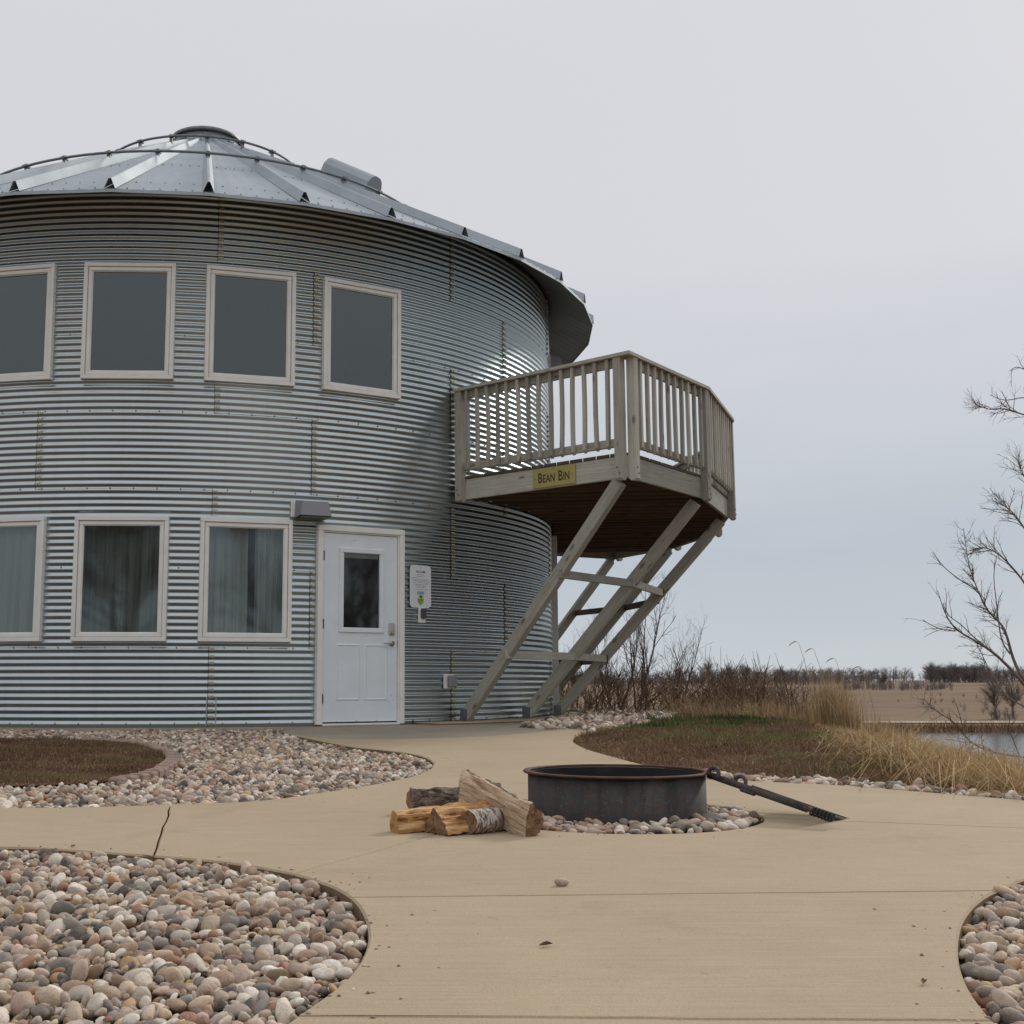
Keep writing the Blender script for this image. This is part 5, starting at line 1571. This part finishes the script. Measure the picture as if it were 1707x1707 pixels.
for b_ in (0.0, gw):
    MB().tube([gp(GL*.79, b_), gp(GL*.985, b_)], .007, 6).build('handle', MAT['rusty_steel'], grate, None, True)
    MB().tube(coil(gp(GL*.83, b_), gdir, GL*.16, .0155, .005, 6), .0052, 5).build('coil_grip', MAT['seam_black'], grate, None, True)
for k in range(4):
    MB().tube([gp(GL*.30 + .017*k, -.012, -.014), gp(GL*.30 + .017*k, .012, -.014)], .008, 6).build('rest_notch', MAT['rusty_steel'], grate, None, True)
for b_ in (-.02, gw*.55):
    c_ = [gp(.04 + .026*math.cos(q), b_, .010 + .027*math.sin(q)) for q in np.linspace(-.3, 3.6, 12)]
    MB().tube(c_, .009, 8).build('hinge_loop', MAT['rusty_steel'], grate, None, True)

# ------------------------------------------------------------------ firewood
def log(name, A, B, section, bark_idx, roll, label, face_mat, bark_mat='bark', seed=0, rough=.006, taper=1.0, end_mat='end_grain'):
    """section: closed 2D outline (y,z) in metres round the axis; edges listed in bark_idx carry bark"""
    A, B = Vector(A), Vector(B); M, L = beam_matrix(A, B)
    M = M @ Matrix.Rotation(R(roll), 4, 'X')
    e_ = empty(name, (A + B)*.5, label, 'firewood', 'split firewood in the pile')
    r_ = random.Random(seed)
    # densify
    sec, flags = [], []
    n = len(section)
    for i in range(n):
        a, b = Vector(section[i]), Vector(section[(i+1) % n]); k = max(2, int((b-a).length/.012))
        for j in range(k): sec.append(a.lerp(b, j/k)); flags.append(i in bark_idx)
    n = len(sec); NL = 28
    v = []
    for s_ in range(NL+1):
        x = -L/2 + L*s_/NL; tz = s_/NL; sc_ = 1 + (taper-1)*tz
        for i in range(n):
            q = sec[i]; dd = q.normalized() if q.length > 1e-6 else Vector((0, 0))
            if flags[i] and flags[i-1]: k = rough*1.1*noise.noise(Vector((x*26, q.x*60, q.y*60 + seed))) + rough*.9*noise.noise(Vector((x*9, q.x*22, q.y*22 + seed)))
            else: k = rough*.8*noise.noise(Vector((x*4, q.x*120, q.y*120 + seed*3))) + rough*.5*noise.noise(Vector((x*30, q.x*60, q.y*60 + seed*3))) + rough*1.3*noise.noise(Vector((x*6+9, q.x*14, q.y*14 + seed)))
            xx = x + (.010*noise.noise(Vector((q.x*30, q.y*30, seed+tz*9))) if s_ in (0, NL) else 0)
            v.append((xx, q.x*sc_ + dd.x*k, q.y*sc_ + dd.y*k))
    ff, fb = [], []
    for s_ in range(NL):
        for i in range(n):
            j = (i+1) % n; a = s_*n
            (fb if flags[i] else ff).append((a+i, a+j, a+n+j, a+n+i))
    def sub(faces, nm, mat, sm):
        if not faces: return
        used = sorted({i for q in faces for i in q}); mp = {o: k for k, o in enumerate(used)}
        obj(nm, mesh(nm, [v[o] for o in used], [tuple(mp[i] for i in q) for q in faces], MAT[mat], sm), e_, M)
    sub(ff, 'split_face', face_mat, False); sub(fb, 'bark', bark_mat, True)
    for s_, fl_ in ((0, True), (NL, False)):
        ring_ = [v[s_*n + i] for i in range(n)]; c_ = (ring_[0][0], sum(q[1] for q in ring_)/n, sum(q[2] for q in ring_)/n)
        f = [(i, (i+1) % n, n) if not fl_ else ((i+1) % n, i, n) for i in range(n)]
        obj('end_grain', mesh('end_grain', ring_ + [c_], f, MAT[end_mat]), e_, M)
def arcsec(r_, a0, a1, n): return [(r_*math.cos(R(a0+(a1-a0)*i/n)), r_*math.sin(R(a0+(a1-a0)*i/n))) for i in range(n+1)]
def gnd(px, py, dz): q = g(px, py); return q + Vector((0, 0, dz))
# 1 bark log at the back, left end showing
A = gnd(683, 1356, .045); B = A + Vector((.40, .10, .005))
sec = arcsec(.058, -20, 200, 12) + [(-.04, -.036), (.024, -.044)]
log('firewood', A, B, sec, set(range(12)), 15, 'rough-barked log lying at the back of the firewood pile', 'split_warm', seed=1, rough=.013)
# 2 split block, leftmost
A = gnd(657, 1388, .040); B = A + Vector((.37, .17, .004))
log('firewood', A, B, [(.036, -.040), (.047, .014), (.016, .040), (-.038, .031), (-.047, -.038)], set(), 0, 'leftmost squarish split log with pale orange faces', 'split_warm', seed=2, rough=.013, end_mat='end_pale')
# 3 wedge in the middle
A = gnd(726, 1391, .043); B = A + Vector((.34, .24, .012))
log('firewood', A, B, [(.075, -.045), (.055, .000), (.02, .058), (-.045, .012), (-.085, -.040)], set(), 0, 'dark-ended wedge of split log in the middle of the pile', 'split_warm', seed=3, rough=.019)
# 4 birch round
A = gnd(781, 1391, .046); B = A + Vector((.25, .22, .0))
log('firewood', A, B, arcsec(.046, 0, 330, 16), set(range(17)), 0, 'small round birch log with white papery bark', 'split_warm', 'birch_bark', seed=4, rough=.003)
# 5 half log leaning on the others
A = at(768, 1311, 5.20); B = at(880, 1372, 4.76)
sec = arcsec(.068, 12, 168, 10) + [(-.066, .0), (-.02, -.013), (.026, -.005), (.064, -.002)]
log('firewood', A, B, sec, set(range(10)), -92, 'big pale half log leaning on top of the firewood pile', 'split_pale', seed=5, rough=.013)

# ------------------------------------------------------------------ small things on the concrete
p = g(936, 1477)
o = obj('loose_stone', STONES2[3], None, Matrix.LocRotScale(p + Vector((0, 0, .010)), Matrix.Rotation(.3, 3, 'Z'), Vector((.026, .024, .026))))
tag(o, 'single pebble lying alone on the concrete patio', 'stone')
def leaf_(px, py, s_, a, label):
    q = g(px, py) + Vector((0, 0, .006))
    v = [(-s_, 0, 0), (-s_*.4, s_*.35, .004), (s_*.3, s_*.3, .007), (s_, 0, .002), (s_*.3, -s_*.35, .006), (-s_*.4, -s_*.3, .003), (0, 0, .0)]
    v2 = [(x, y_, z - .0012) for x, y_, z in v]
    f = [(i, (i+1) % 6, 6) for i in range(6)] + [((i+1) % 6 + 7, i + 7, 13) for i in range(6)] + [(i, i+7, (i+1) % 6 + 7, (i+1) % 6) for i in range(6)]
    tag(obj('dry_leaf', mesh('dry_leaf', v + v2, f, MAT['leaf_dry']), None, Matrix.Translation(q) @ Matrix.Rotation(a, 4, 'Z')), label, 'leaf')
leaf_(910, 1579, .017, .3, 'dry brown leaf fragment in the middle of the front patio')
leaf_(1541, 1642, .014, 1.0, 'tiny dark leaf on the patio near the right stone bed')

# grit and crumbs scattered over the concrete near the beds
gv, gf, gn_ = [], [], 0
q_ = random.Random(77)
for ln_, cnt in ((A_edge, 150), (B_low + B_up, 120), (C_edge, 90), (arc(FCX, FCY, FCR, 0, 360, 40), 70), (D_tip, 50)):
    for k in range(cnt):
        p0 = ln_[q_.randrange(len(ln_))]; dd = abs(q_.gauss(0, .12)) + .01; th = q_.uniform(0, 6.28)
        x, y_ = p0[0] + dd*math.cos(th), p0[1] + dd*math.sin(th)
        if any(inside(pl, x, y_) for pl in (A_poly, B_poly, C_poly, D_poly, E_poly, pit_poly)) or y_ < 1.7: continue
        rr_ = q_.uniform(.0015, .006) * (1 if q_.random() < .96 else 1.6)
        gv.append(STONES1[q_.randrange(14)] * (rr_*1.2, rr_, rr_) @ eulmat((0, 0, q_.uniform(0, 6.28))).T + np.array((x, y_, plane(y_) + rr_*.25))); gf.append(IF1 + gn_); gn_ += len(IV1)
o = obj('grit', npmesh('grit', np.concatenate(gv), np.concatenate(gf), MAT['stone'], True)); o['kind'] = 'stuff'
tag(o, 'small grit scattered on the concrete along the stone beds', 'grit')
